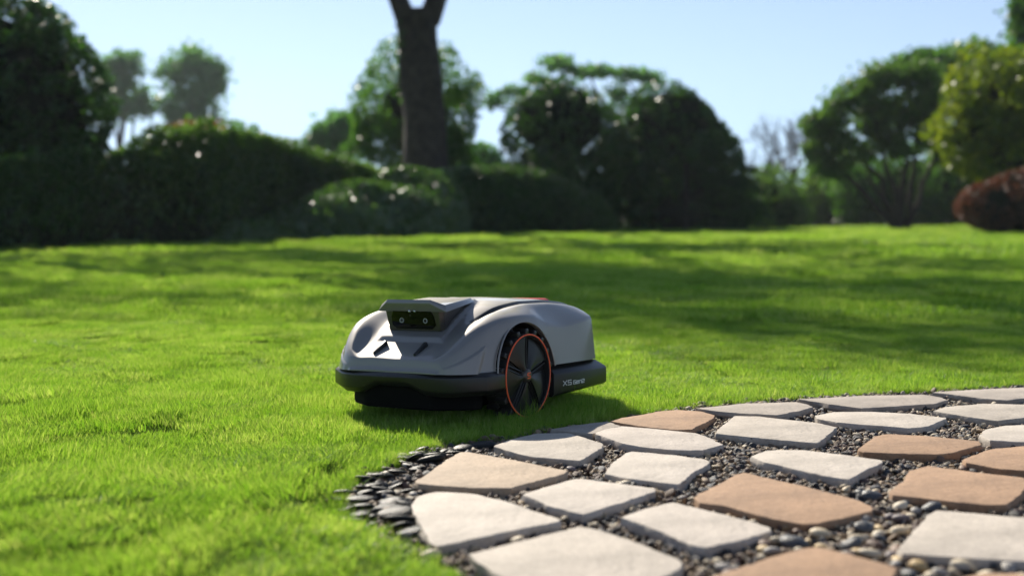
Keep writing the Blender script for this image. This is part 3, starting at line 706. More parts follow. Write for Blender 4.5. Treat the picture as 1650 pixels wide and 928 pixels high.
# rear skirt with sloping ledge
def skirt(z, d): return [(-.128, .240-d), (-.385-.016+d*.8, .240-d), (-.405+d, .225-d), (-.405+d, -.225+d), (-.385-.016+d*.8, -.240+d), (-.128, -.240+d)]
V = []; lv = [(.050, .010), (.056, .0), (.108, .0), (.113, .004), (.129, .024)]
for z, d in lv:
    for i, (x, y) in enumerate(skirt(z, d)): V.append((x, y, z+(.012 if z < .06 and x < -.3 else 0)))
F = [tuple(range(6))[::-1], tuple(range(24, 30))]
for q in range(len(lv)-1):
    for i in range(6): F.append((q*6+i, q*6+(i+1) % 6, (q+1)*6+(i+1) % 6, (q+1)*6+i))
skirt_o = part('rear_skirt', (V, F), M_BLACK, bev=.0018)

# printing on the skirt, drawn with thin strokes standing just proud of it
def strokes(name, lines, origin, ux, uz, wd, material, parent, depth=.0006, ydir=1):
    parts = []
    for ln in lines:
        for (a, b), (c_, d) in zip(ln[:-1], ln[1:]):
            dx, dz = c_-a, d-b; L_ = math.hypot(dx, dz) or 1; ex, ez = dx/L_*wd/2, dz/L_*wd/2; nx_, nz_ = -dz/L_*wd/2, dx/L_*wd/2
            q = [(a-ex+nx_, b-ez+nz_), (a-ex-nx_, b-ez-nz_), (c_+ex-nx_, d+ez-nz_), (c_+ex+nx_, d+ez+nz_)]
            parts.append(prism([(origin[0]+ux*x, origin[2]+uz*z) for x, z in q], origin[1], origin[1]+depth*ydir, 'y'))
    return part(name, join(parts), material, parent)
def glyph(ch, w_, h):
    m_ = h/2
    return {'X': [[(0, 0), (w_, h)], [(0, h), (w_, 0)]],
            '5': [[(w_, h), (0, h), (0, m_), (w_, m_), (w_, 0), (0, 0)]],
            'G': [[(w_, h), (0, h), (0, 0), (w_, 0), (w_, m_), (w_*.45, m_)]],
            'e': [[(0, m_*.9), (w_, m_*.9), (w_, h*.82), (0, h*.82), (0, 0), (w_, 0)]],
            'n': [[(0, 0), (0, h*.82), (w_, h*.82), (w_, 0)]],
            '2': [[(0, h), (w_, h), (w_, m_), (0, m_), (0, 0), (w_, 0)]]}[ch]
LN = []; cx_ = 0
for ch, w_, h, gap in (('X', .017, .0115, .0065), ('5', .0165, .0115, .011), ('G', .0125, .0085, .0035), ('e', .0105, .0085, .0035), ('n', .0105, .0085, .0035), ('2', .0125, .0085, 0)):
    LN += [[(x+cx_, z) for x, z in ln] for ln in glyph(ch, w_, h)]; cx_ += w_+gap
strokes('lettering', LN, (-.172, .2402, .0765), -1, 1, .0019, M_PRINT, skirt_o)

# camera head
head = part('camera_head', ((
    [(.150, -.083, .290), (.150, .083, .290), (.136, .078, .226), (.136, -.078, .226), (.139, -.091, .284), (.139, .091, .284), (.125, .086, .228), (.125, -.086, .228),
     (-.005, -.070, .297), (-.005, .070, .297), (-.005, .070, .272), (-.005, -.070, .272)]),
    [(0, 1, 2, 3), (4, 0, 3, 7), (1, 5, 6, 2), (0, 4, 8, 9, 5, 1), (3, 2, 6, 10, 11, 7), (4, 7, 11, 8), (5, 9, 10, 6), (8, 11, 10, 9)]), M_BROWN, bev=.003, seg=3)
vis = [(.164, -.078, .2945), (.164, .078, .2945), (.150, .105, .274), (.150, -.105, .286 if False else .274)]
VV = [(.162, -.072, .2945), (.162, .066, .2945), (.148, .106, .274), (-.012, .078, .295), (-.012, -.078, .295), (.148, -.106, .274),          # lower rim
      (.160, -.066, .3045), (.160, .066, .3045), (.142, .098, .2915), (-.010, .066, .3045), (-.010, -.066, .3045), (.142, -.098, .2915)]
VF_ = [(0, 1, 7, 6), (1, 2, 8, 7), (2, 3, 9, 8), (3, 4, 10, 9), (4, 5, 11, 10), (5, 0, 6, 11), (6, 7, 8), (6, 8, 11), (8, 9, 10, 11), (0, 5, 2, 1), (5, 4, 3, 2)]
part('visor', (VV, VF_), M_SILVER, head, bev=.0016)
# face plane of the head: (y, z) -> point on the raked front
def face(y, z, d): x = .136+(z-.226)/(.285-.226)*.014; return (x+d, y, z-.003*d/.003*.23)
def faceprism(outline, d0, d1):
    n = len(outline); V = [face(y, z, d0) for y, z in outline]+[face(y, z, d1) for y, z in outline]
    return V, [tuple(range(n))[::-1], tuple(range(n, 2*n))]+[(i, (i+1) % n, n+(i+1) % n, n+i) for i in range(n)]
glass = part('front_glass', faceprism([(-.054, .2315), (.056, .2315), (.068, .241), (.066, .262), (.051, .2885), (-.052, .2885), (-.065, .262), (-.066, .241)], -.001, .0012), M_GLASS, head, bev=.0006)
for s in (-1, 1):
    c = face(s*.0365+.003, .2525, .0014)
    V, F = lathe([(.0042, 0), (.0047, .0016), (.0060, .0016), (.0064, 0)], 24, 'y', closed=True)
    V = [(c[0]+y, c[1]+x, c[2]+z) for x, y, z in V]
    lens = part('lens', (V, F), M_LENS, head)
    V, F = lathe([(0, .0010), (.0025, .0006), (.0040, 0.0001)], 24, 'y'); V = [(c[0]+y, c[1]+x, c[2]+z) for x, y, z in V]
    part('lens_glass', (V, F), M_GLASS, head)
for y_, r_ in ((-.006, .0036), (.010, .0030)):
    c = face(y_, .2755, .0014); V, F = lathe([(0, .0022), (r_*.7, .0016), (r_, 0)], 20, 'y'); V = [(c[0]+y, c[1]+x, c[2]+z) for x, y, z in V]
    part('sensor', (V, F), M_LENS, head)

# two dark fins on the bonnet
for y_ in (-.066, .058):
    a = Vector((.207, y_-.004, .172)); b = Vector((.170, y_+.004, .1965))
    V = []
    for p, w2, h2 in ((a, .0042, .0045), (b, .0070, .007)):
        V += [p+Vector((0, -w2, -.006)), p+Vector((0, w2, -.006)), p+Vector((h2*.55, w2*.7, h2)), p+Vector((h2*.55, -w2*.7, h2))]
    part('fin', (V, [(0, 1, 2, 3), (4, 7, 6, 5), (0, 4, 5, 1), (1, 5, 6, 2), (2, 6, 7, 3), (3, 7, 4, 0)]), M_BLACK, bev=.0016)

# stop button on the rear deck
V, F = lathe([(0, .2945), (.030, .2945), (.036, .2925), (.038, .287), (.038, .275)], 40, 'z', (-.335, .03, 0))
part('stop_button', ([(-.335+(x+.335)*1.0, y*1.7-.02, z-(x+.335)*-.05) for x, y, z in V], F), M_RED)

# drive wheels
def ring_prof(r0, r1, y0, y1): return [(r0, y0), (r1, y0), (r1, y1), (r0, y1)]
for s in (1, -1):
    Y = lambda y: s*y
    tyre = part('wheel', lathe([(.0985, Y(.172)), (.1, Y(.172)), (.1035, Y(.177)), (.1035, Y(.232)), (.1015, Y(.237)), (.0985, Y(.237))], 72, 'y', (WX, 0, WZ), True), M_RUBBER)
    lug = []
    for i in range(18):
        for q, (y0, y1, off) in enumerate(((.174, .203, 0), (.205, .235, .5))):
            a = 2*math.pi*(i+off)/18; da = .075
            for_ = []
            for aa, rr_ in ((a-da, .102), (a+da, .102), (a+da*.6, .1155), (a-da*.6, .1155)):
                for_.append((WX+rr_*math.cos(aa), WZ+rr_*math.sin(aa)))
            lug.append(prism(for_, Y(y0), Y(y1), 'y'))
    part('tread', join(lug), M_DARK, tyre, bev=.0012)
    part('accent_ring', lathe([(.1007+.0017*math.cos(t), Y(.2385+.0018*math.sin(t))) for t in np.linspace(0, 2*math.pi, 9)[:-1]], 96, 'y', (WX, 0, WZ), True), M_ORANGE, tyre)
    part('rim', lathe([(0, Y(.222)), (.094, Y(.222)), (.0955, Y(.2375)), (.099, Y(.2385)), (.099, Y(.21)), (0, Y(.21))], 72, 'y', (WX, 0, WZ)), M_RUBBER, tyre)
    for i in range(5):                                    # turbine blades, each a twisted wedge
        a0 = R(90+36+72*i); V = []; F = []; m_ = 7
        for j in range(m_):
            t = j/(m_-1); rad = .017+t*.077
            wdt = R(19+9*t); tw = R(6*t)
            for k_ in range(5):
                u = k_/4*2-1; ang = a0+tw+u*wdt
                h = .2245+.0115*(1-.55*t)*(1-.30*u*u)+.004*u*(.4+.6*t)
                V.append((WX+rad*math.cos(ang), Y(h), WZ+rad*math.sin(ang)))
        for j in range(m_-1):
            for k_ in range(4): F.append((j*5+k_, j*5+k_+1, (j+1)*5+k_+1, (j+1)*5+k_))
        nb = len(V); V += [(x, Y(.219), z) for x, y, z in V[:nb]]
        bd = [k_ for k_ in range(5)]+[j*5+4 for j in range(1, m_)]+[(m_-1)*5+k_ for k_ in (3, 2, 1, 0)]+[j*5 for j in range(m_-2, 0, -1)]
        for q in range(len(bd)): F.append((bd[q], bd[(q+1) % len(bd)], nb+bd[(q+1) % len(bd)], nb+bd[q]))
        part('spoke', (V, F), M_BLACK, tyre)
        a1 = R(90+72*i)                                  # slim twin bar in each gap
        for dq in (-.0045, .0045):
            ca, sa = math.cos(a1), math.sin(a1)
            pth = [(WX+ca*rad-sa*dq, Y(.2285-.02*(rad-.02)*.5), WZ+sa*rad+ca*dq) for rad in (.018, .05, .094)]
            part('spoke_bar', tube(pth, [.0026, .0022, .0018], 6), M_BLACK, tyre)
    hub = part('hub_cap', lathe([(0, Y(.2395)), (.011, Y(.2395)), (.0145, Y(.238)), (.017, Y(.234)), (.019, Y(.222))], 40, 'y', (WX, 0, WZ)), M_BROWN, tyre)
    cl = [[(-.0052*(-1), .0062), (-.0046, .0062), (-.0066, .003), (-.0050, .0004), (.0042, -.0006), (.0060, -.0038), (.0036, -.0064), (-.0010, -.0064)], [(-.0050, -.0064), (-.0048, -.0064)]]
    strokes('emblem', cl, (WX, Y(.2397), WZ), -s, 1, .0030, M_ORANGE, tyre, .0006, s)

# ------------------------------------------------------------------ planting behind the lawn
def at(u, v, d):                    # world point seen at photo pixel (u, v), d metres away
    return np.array([(u-825)/2000*d, d, CAM_H+(345-v)/2000*d])

G_DARK = [(.012, .028, .012), (.022, .046, .016), (.035, .065, .020)]
M_LEAF = {
 'dark': leaf_mat('dark_leaf', [(.016, .048, .012), (.030, .080, .016), (.060, .13, .024)], .33, .45, (1.3, 1.5, .5), spec=.45, noise=1.2),
 'hedge': leaf_mat('hedge_leaf', [(.018, .048, .012), (.038, .085, .018), (.085, .14, .032)], .33, .45, (1.3, 1.4, .5), spec=.55, noise=1.),
 'glossy': leaf_mat('glossy_leaf', [(.026, .064, .018), (.050, .105, .026), (.10, .16, .042)], .30, .42, (1.2, 1.4, .5), spec=.9, noise=1.),
 'mid': leaf_mat('mid_leaf', [(.035, .10, .022), (.065, .16, .030), (.11, .20, .040)], .4, .55, (1.3, 1.4, .5), spec=.25, noise=.8),
 'olive': leaf_mat('olive_leaf', [(.055, .12, .035), (.095, .18, .048), (.15, .22, .065)], .5, .55, spec=.2, noise=.8),
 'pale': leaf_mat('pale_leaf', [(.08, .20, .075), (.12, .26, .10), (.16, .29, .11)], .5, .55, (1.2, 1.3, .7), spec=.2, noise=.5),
 'yellow': leaf_mat('yellow_leaf', [(.06, .12, .010), (.13, .20, .016), (.26, .32, .030)], .4, .55, (1.3, 1.2, .4), noise=1.2),
 'rust': leaf_mat('rust_leaf', [(.065, .032, .020), (.11, .052, .030), (.17, .085, .050)], .45, .40, (1.2, .8, .5), noise=1.),
 'orange': leaf_mat('orange_leaf', [(.16, .06, .02), (.22, .10, .03), (.12, .11, .03)], .45, .45, (1.2, .9, .5)),
}
def leaves(P, size, r, out=None, bias=0., droop=0., aspect=.55):
    """one four-sided leaf at every point"""
    n = len(P); d = r.normal(size=(n, 3)); d /= np.linalg.norm(d, axis=1)[:, None]
    nr = r.normal(size=(n, 3))
    if out is not None: nr = nr*(1-bias)+out*bias*2
    nr -= (nr*d).sum(1)[:, None]*d; nr /= np.linalg.norm(nr, axis=1)[:, None]+1e-9
    d[:, 2] -= droop; d /= np.linalg.norm(d, axis=1)[:, None]
    sd_ = np.cross(nr, d); s = (size*r.uniform(.6, 1.3, n))[:, None]
    a = P-d*s*.5; c = P+d*s*.5; b = P+sd_*s*aspect*.5-d*s*.08+nr*s*.07; e = P-sd_*s*aspect*.5-d*s*.08+nr*s*.07
    return np.stack([a, b, c, e], 1).reshape(-1, 3)
def leaf_mesh(V, m): return me_np(V, np.arange(len(V)).reshape(-1, 4), [m], False, 'leaves')

def unit(r, n):
    v = r.normal(size=(n, 3)); return v/np.linalg.norm(v, axis=1)[:, None]
def dome_points(c, rad, n, r, depth=.12, flat_base=True, lumps=.06, clump=0):
    """points packed near the skin of a (lumpy) ellipsoid; clump > 0 gathers them in that many sprays"""
    if clump:
        dc = unit(r, clump); k = r.integers(0, clump, n); d = dc[k]+r.normal(size=(n, 3))*.75/math.sqrt(clump)*1.6
        d /= np.linalg.norm(d, axis=1)[:, None]
    else: d = unit(r, n)
    ph = r.uniform(0, 6.28, 5); fr = r.normal(size=(5, 3))*3.2
    lump = 1+lumps*np.sin(d@fr.T+ph).sum(1)/1.6
    t = 1-np.abs(r.normal(0, depth, n)); t = np.clip(t, .1, 1.08)+r.normal(0, .012, n)
    P = np.asarray(c)+d*np.asarray(rad)*(lump*t)[:, None]
    return (P, d)

def core(c, rad, r, m, k=.86, lumps=.05):
    bm = bmesh.new(); bmesh.ops.create_icosphere(bm, subdivisions=3, radius=1)
    ph = r.uniform(0, 6.28, 5); fr = r.normal(size=(5, 3))*3
    for v in bm.verts:
        d = np.array(v.co); q = 1+lumps*np.sin(fr@d+ph).sum()/1.6
        v.co = Vector(np.asarray(c)+d*np.asarray(rad)*k*q)
    me = bpy.data.meshes.new('core'); bm.to_mesh(me); bm.free(); me.materials.append(m); return me
M_CORE = mat('dark_filler', (.010, .014, .008), 1., 0, 0.)  # near-black filler: blocks see-through and stands in for the shade inside

def bush(name, label, cat, ellipsoids, leafm, n, size, seed, depth=.12, lumps=.06, solid=True, bias=.3, group=None, base=None, clump=0, stems=0, zmin=0.):
    """a shrub: leafy skin over a solid dark core; ellipsoids = [(centre, radii)]"""
    r = np.random.default_rng(seed); c0 = np.mean([e[0] for e in ellipsoids], 0)
    o = thing(name, label, cat, (c0[0], c0[1], 0), group); off = np.array([c0[0], c0[1], 0])
    area = np.array([e[1][0]*e[1][2]+e[1][1]*e[1][2]+e[1][0]*e[1][1] for e in ellipsoids]); area /= area.sum()
    VV = []
    for (c, rad), a in zip(ellipsoids, area):
        P, d = dome_points(c, rad, int(n*a), r, depth, lumps=lumps, clump=clump)
        k = P[:, 2] > zmin; VV.append(leaves(P[k]-off, size, r, d[k], bias))
    ob('foliage', leaf_mesh(np.vstack(VV), M_LEAF[leafm]), o, kind='stuff')
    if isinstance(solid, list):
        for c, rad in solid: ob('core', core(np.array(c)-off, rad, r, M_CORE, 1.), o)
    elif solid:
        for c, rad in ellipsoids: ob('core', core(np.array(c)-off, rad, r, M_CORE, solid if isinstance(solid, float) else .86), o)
    T = []
    for i in range(stems):
        a = r.uniform(0, 6.28); e = ellipsoids[r.integers(len(ellipsoids))]; tip = np.array(e[0])+unit(r, 1)[0]*np.array(e[1])*.6-off
        b = np.array([math.cos(a)*.25, math.sin(a)*.15, -.1]); mid = b*.5+tip*.5+r.normal(size=3)*.15
        T.append(tube([b, mid, tip], [.06, .045, .02], 5))
    if T: ob('stem', me_from(*join(T), [M_BARK]), o, kind='stuff')
    return o

def ell(u, v, d, ru, rv, ry=None):  # ellipsoid from its outline in the photo
    k = d/2000; return (at(u, v, d), (ru*k, (ry if ry else ru*k), rv*k))

# the great dark dome at the left
bush('clipped_bush', 'tall dark domed bush behind the low hedge, cut by the left edge', 'bush',
     [ell(-35, 190, 22, 218, 205), ell(-10, 300, 22, 205, 130)], 'dark', 46000, .12, 1, .09, .03, .8, clump=1100)
# long hedge, in two stretches
def hedge(name, label, cat, pts, leafm, n, size, seed, thick=.8, ex=(.55, .5), depth=.05, lump=.05, ends=(8, .35), tips=None, bias=.3):
    """clipped hedge or shrub bank; pts: (u, v of the base, v of the top) along its front foot in the photo"""
    r = np.random.default_rng(seed); pts = np.array(pts, float)
    d = CAM_H*2000/(pts[:, 1]-345); X = (pts[:, 0]-825)/2000*d; Hh = CAM_H+(345-pts[:, 2])/2000*(d+thick)
    c = np.concatenate([[0], np.cumsum(np.hypot(np.diff(X), np.diff(d)))]); L = c[-1]
    c0 = np.array([X.mean(), d.mean(), 0]); o = thing(name, label, cat, tuple(c0))
    fq = [(r.normal(size=3)*2.2/max(.6, thick), r.uniform(0, 6.28)) for _ in range(6)]+[(r.normal(size=3)*6/max(.6, thick), r.uniform(0, 6.28)) for _ in range(6)]
    def surf(s, a, k):
        """s 0..1 along, a 0..pi over the section, k scale of the skin"""
        e = np.clip(1-np.abs(2*s-1)**ends[0], 0, 1)**ends[1]; q = s*L
        th = thick*(.35+.65*e); ca, sa = np.cos(a), np.sin(a)
        yy = np.interp(q, c, d)+thick-th*np.sign(ca)*np.abs(ca)**ex[0]*k; zz = np.interp(q, c, Hh)*e*np.abs(sa)**ex[1]*(k if True else 1)
        P = np.stack([np.interp(q, c, X), yy, zz], -1); lm_ = sum(np.sin(P@f+p) for f, p in fq)/4
        P[..., 1] -= lm_*lump*np.abs(ca); P[..., 2] += lm_*lump*1.2*np.abs(sa)
        return P
    s_, a_ = np.meshgrid(np.linspace(0, 1, max(24, int(L*4))), np.linspace(0, math.pi, 22), indexing='ij')
    G = surf(s_, a_, .84)-c0; G[..., 2] = np.maximum(G[..., 2]-.03, -.25); q, w_ = s_.shape; ii = np.arange(q*w_).reshape(q, w_)
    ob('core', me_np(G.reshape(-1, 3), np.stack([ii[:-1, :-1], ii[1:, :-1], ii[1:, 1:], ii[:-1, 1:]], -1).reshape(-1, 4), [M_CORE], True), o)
    s = r.uniform(0, 1, n); a = r.uniform(.0, math.pi*.8, n); k = 1-np.abs(r.normal(0, depth, n))+(r.uniform(size=n) > .97)*.05
    P = surf(s, a, k); nr = np.stack([r.normal(0, .2, n), -np.cos(a), np.sin(a)], 1)
    ob('foliage', leaf_mesh(leaves(P-c0, size, r, nr, bias), M_LEAF[leafm]), o, kind='stuff')
    if tips:  # extra leaves along the top; a paler kind paints in the sunlit rim
        s = r.uniform(0, 1, tips[1]); a = r.normal(math.pi*.42, .22, tips[1]); P = surf(s, a, 1+r.uniform(-.02, .07, tips[1]))
        ob('new_growth', leaf_mesh(leaves(P-c0, size*1.1, r, None), M_LEAF[tips[0]]), o, kind='stuff')
    return o
hedge('hedge', 'low very dark clipped hedge at the far left, below the tall dome', 'hedge', [(-640, 440, 330), (-400, 426, 292), (-160, 414, 266), (-60, 409, 256), (40, 404, 248), (110, 401, 238), (165, 398, 240)], 'dark', 30000, .09, 2, lump=.08, depth=.09)
hedge('hedge', 'long broad flat-topped hedge with sunlit rim in paler leaves, left of the thick tree trunk', 'hedge', [(120, 400.5, 232), (170, 398.5, 224), (240, 396, 219), (330, 393, 221), (420, 387, 232), (480, 384.5, 243), (540, 382.5, 257), (600, 381.5, 272), (660, 381, 286), (700, 380.5, 300)], 'hedge', 30000, .10, 3, 1.1, depth=.10, lump=.11, tips=('olive', 3500))
hedge('shrub_bank', 'bank of shiny-leaved shrubs glinting in the sun, in front of the tree trunk', 'shrubs', [(270, 395, 378), (350, 393, 352), (410, 391.5, 333), (480, 390, 308), (545, 388.5, 290), (620, 386, 284), (690, 384, 284), (750, 382, 292)], 'glossy', 36000, .14, 4, 3.4, (1.5, 1.2), .09, .16, tips=('glossy', 5000), bias=.6)
hedge('clipped_shrub', 'low smooth dark clipped mound right of the shiny bank, below the tree trunk', 'shrubs', [(660, 380.5, 290), (735, 379, 277), (800, 378, 272), (870, 377, 280), (930, 376.5, 300), (975, 376, 325), (1002, 375.5, 345)], 'dark', 34000, .10, 5, 1.6, (.85, .65), .07, .07, (14, .4), tips=('glossy', 3500))
# round bush behind the trunk
bush('round_bush', 'loose round bush with sky showing through, behind the tree trunk', 'bush', [ell(668, 190, 38, 108, 112), ell(620, 260, 37, 75, 80), ell(720, 270, 38, 60, 70)], 'mid', 22000, .15, 6, .20, .07, [ell(668, 190, 38, 55, 60), ell(670, 330, 38, 110, 40)], .1, clump=160, stems=8)
# two domes right of the trunk
bush('domed_bush', 'dark rounded bush right of the trunk with sky glinting through its lower half', 'bush', [ell(905, 232, 36, 100, 107), ell(915, 310, 36, 100, 75), ell(1000, 285, 36.5, 55, 85)], 'dark', 18000, .16, 7, .17, .04, [ell(900, 195, 36, 70, 54), ell(905, 372, 36, 80, 22)], .2, stems=10, clump=480)
bush('domed_bush', 'dark rounded bush close beside the spiky conifer', 'bush', [ell(1075, 240, 37, 98, 105), ell(1050, 320, 37, 95, 80), ell(1140, 275, 37, 62, 78), ell(1150, 335, 37, 68, 60)], 'dark', 25000, .17, 8, .17, .04, [ell(1085, 205, 37, 74, 54), ell(1100, 345, 37, 90, 50)], .2, stems=10, clump=560)
# spiky conifer boughs leaning out to the right
r = np.random.default_rng(9)
con = thing('conifer', 'dark low conifer with drooping boughs fanning out to the right of the domed bush', 'conifer', tuple(at(1130, 375, 35.5)*[1, 1, 0]))
off = np.array(con.location); VV = []; TT_ = []
for i in range(13):
    v0 = 232+i*10.5+r.normal()*2; L = (48+85*math.sin(min(1, (v0-222)/85)*1.57))*r.uniform(.8, 1.08)
    p0 = at(1108+r.normal()*6, v0, 35.5); p1 = at(1118+L, v0+L*.16, 35.5+r.normal()*.5); pm_ = (p0+p1)/2+[0, 0, .10]
    TT_.append(tube([p0-off, pm_-off, p1-off], [.03, .02, .006], 4))
    t = r.uniform(.1, 1, 420)[:, None]; P = p0*(1-t)**2+2*t*(1-t)*pm_+p1*t**2+r.normal(size=(420, 3))*[.09, .14, .045]*(1.15-t*.75)
    P[:, 2] -= np.abs(r.normal(0, .05, 420)); VV.append(leaves(P-off, .16, r, None, 0, .5, .24))
ob('foliage', leaf_mesh(np.vstack(VV), M_LEAF['dark']), con, kind='stuff'); ob('bough', me_from(*join(TT_), [M_BARK]), con, kind='stuff')
p0 = at(1105, 375, 35.5)*[1, 1, 0]-off; ob('trunk', me_from(*tube([p0, p0+[0, 0, 2.8]], [.09, .03], 8), [M_BARK]), con)

# ---- trees
def limb_path(a, b, r, k=5, wig=.06, sag=0.):
    a, b = np.array(a, float), np.array(b, float); L = np.linalg.norm(b-a); out = []
    for i in range(k):
        t = i/(k-1); out.append(a+(b-a)*t+(r.normal(size=3)*wig*L*math.sin(math.pi*t) if 0 < i < k-1 else 0)+np.array([0, 0, sag*L*math.sin(math.pi*t)]))
    return out
def branch(T, tips, a, d, L, rad, depth, r, spread=.6, up=.15, sides=6, keep=.62):
    b = np.array(a)+np.array(d)*L; pth = limb_path(a, b, r, 4, .05); T.append(tube(pth, np.linspace(rad, rad*.62, 4), max(3, sides)))
    if depth == 0: tips.append(b); return
    for q in range(r.integers(2, 4)):
        nd = np.array(d)+r.normal(size=3)*spread+[0, 0, up]; nd /= np.linalg.norm(nd)
        branch(T, tips, b, nd, L*r.uniform(keep-.1, keep+.16), rad*.6, depth-1, r, spread, up, sides-1, keep)
    if depth <= 2: tips.append(b)
def crowned(name, label, base, stems, clumps, leafm, n, size, seed, trunk_r=.2, droop=.1, spread=.35, group=None, extra=0):
    """trunk and limbs that reach every leaf clump; clumps = [(centre, radii)]"""
    r = np.random.default_rng(seed); o = thing(name, label, 'tree', tuple(base), group); off = np.array(base, float)
    T = []; tops = []
    for tip, rad in stems:
        pth = limb_path([r.normal()*.1*trunk_r, 0, -.2], np.array(tip)-off, r, 6, .03); T.append(tube(pth, np.linspace(rad, rad*.45, 6), 8)); tops += pth[2:]
    ob('trunk', me_from(*join(T), [M_BARK], True), o)
    T = []
    for c, rad in clumps:
        c = np.array(c)-off; a = min(tops, key=lambda p: np.linalg.norm(p-c)+(3 if p[2] > c[2] else 0))
        T.append(tube(limb_path(a, c, r, 4, .07), np.linspace(trunk_r*.35, .02, 4), 5))
        for q in range(3+extra): T.append(tube(limb_path(c*.6+np.array(a)*.4, c+unit(r, 1)[0]*np.array(rad)*.8, r, 3, .05), [.035, .022, .008], 3))
    ob('limb', me_from(*join(T), [M_BARK], True), o, kind='stuff')
    w_ = np.array([np.prod(c[1])**.6667 for c in clumps]); w_ /= w_.sum(); VV = []
    for (c, rad), a in zip(clumps, w_):
        m_ = int(n*a); d = unit(r, m_); t = r.uniform(0, 1, m_)**.45
        k = 14; cc = unit(r, k)*r.uniform(.3, 1, k)[:, None]**.5; pick = r.integers(0, k, m_)
        P = (cc[pick]*.8+r.normal(size=(m_, 3))*spread*.75)*np.array(rad)+np.array(c)-off
        VV.append(leaves(P, size, r, None, 0, droop))
    ob('crown', leaf_mesh(np.vstack(VV), M_LEAF[leafm]), o, kind='stuff')
    return o
def cl(u, v, d, ru, rv): k = d/2000; return (at(u, v, d), (ru*k, ru*k, rv*k))

# the thick trunk in the middle, its crown above the frame
TD = 33.; base = at(684, 375, TD)*[1, 1, 0]
big = thing('big_tree', 'thick dark tree trunk that forks at the top of the frame, standing behind the shrubs', 'tree', tuple(base)); off = np.array(base)
r = np.random.default_rng(21); k = TD/2000
def trunk_tube(rows, sides=20, seed=0):
    rr_ = np.random.default_rng(seed); V = []; F = []; fl = rr_.uniform(0, 6.28, 4)
    for i, (u, v, wpx) in enumerate(rows):
        c = at(u, v, TD)-off
        for s in range(sides):
            t = 2*math.pi*s/sides; q = 1+.07*math.sin(3*t+fl[0]+i*.5)+.05*math.sin(5*t+fl[1]-i*.7)
            V.append((c[0]+math.cos(t)*wpx/2*k*q, c[1]+math.sin(t)*wpx/2*k*q, c[2]))
    for i in range(len(rows)-1):
        for s in range(sides): F.append((i*sides+s, i*sides+(s+1) % sides, (i+1)*sides+(s+1) % sides, (i+1)*sides+s))
    return V, F
def finer(rows, n=16):
    v = np.array([q[1] for q in rows]); t = np.linspace(v[0], v[-1], n); o_ = np.argsort(v)
    return [(float(np.interp(x, v[o_], np.array([q[0] for q in rows])[o_])), float(x), float(np.interp(x, v[o_], np.array([q[2] for q in rows])[o_]))) for x in t]
tr = trunk_tube(finer([(686, 392, 92), (686, 330, 80), (685, 270, 73), (684, 210, 68), (681, 150, 66), (678, 100, 64), (675, 62, 62), (673, 38, 66), (672, 22, 68)], 18), 20, 1)
ob('trunk', me_from(*tr, [M_BARK], True), big)
def limb_tube(rows, seed): return trunk_tube(finer(rows, 9), 12, seed)
ob('limb', me_from(*limb_tube([(659, 45, 38), (650, 22, 34), (640, -2, 32), (628, -40, 30), (610, -110, 26), (575, -220, 18)], 2), [M_BARK], True), big)
ob('limb', me_from(*limb_tube([(688, 45, 40), (697, 20, 38), (706, -5, 35), (716, -45, 31), (735, -120, 25), (775, -240, 17)], 3), [M_BARK], True), big)
T, tips = [], []
for u, v, d_, L, rad in [(575, -220, (-.4, -.2, .9), 4.2, .16), (575, -215, (.2, -.5, .9), 3.6, .14), (610, -110, (-.75, -.4, .75), 3.6, .13), (775, -240, (.4, .1, .9), 4.4, .16), (775, -235, (.5, -.6, .7), 3.8, .14), (735, -150, (.8, -.3, .75), 3.6, .13), (628, -60, (-.3, .6, .8), 2.8, .11)]:
    d_ = np.array(d_); d_ = d_/np.linalg.norm(d_); branch(T, tips, at(u, v, TD)-off, d_, L, rad, 4, r, .45, .12, 6, .68)
T = [q for q in T if min(p[2] for p in q[0]) > 6.9]                 # no drooping twigs under the fork
ob('branch', me_from(*join(T), [M_BARK], True), big, kind='stuff')
tips = np.array([p for p in tips if p[2] > 8.8]); pick = r.integers(0, len(tips), 34000)
ob('crown', leaf_mesh(leaves(tips[pick]+r.normal(size=(34000, 3))*.36, .19, r), M_LEAF['mid']), big, kind='stuff')
# leafy ivy sprig high on the trunk's left side
P = np.array([at(648, 72, TD-.35)-off])+r.normal(size=(130, 3))*[.09, .12, .24]
ob('ivy', leaf_mesh(leaves(P, .10, r), M_LEAF['dark']), big, kind='stuff')

# pale trees far left
D = 100
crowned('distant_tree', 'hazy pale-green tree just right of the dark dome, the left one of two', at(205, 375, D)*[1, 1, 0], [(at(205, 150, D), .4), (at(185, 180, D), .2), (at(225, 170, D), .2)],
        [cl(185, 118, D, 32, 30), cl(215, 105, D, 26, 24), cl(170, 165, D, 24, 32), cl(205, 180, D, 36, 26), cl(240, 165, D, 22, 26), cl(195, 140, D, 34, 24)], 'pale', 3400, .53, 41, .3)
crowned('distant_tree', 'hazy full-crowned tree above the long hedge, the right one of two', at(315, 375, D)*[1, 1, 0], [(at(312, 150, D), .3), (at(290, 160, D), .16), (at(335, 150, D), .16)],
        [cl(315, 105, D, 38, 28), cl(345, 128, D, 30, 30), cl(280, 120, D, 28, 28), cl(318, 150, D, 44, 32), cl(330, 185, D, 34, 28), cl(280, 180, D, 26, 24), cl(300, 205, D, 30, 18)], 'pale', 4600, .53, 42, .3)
bush('shrub', 'orange-tinged shrub showing over the top of the long hedge', 'shrub', [ell(312, 218, 30, 42, 24), ell(345, 214, 30, 30, 20)], 'orange', 700, .13, 43, .35, .1, False, .1, zmin=.5, stems=5)
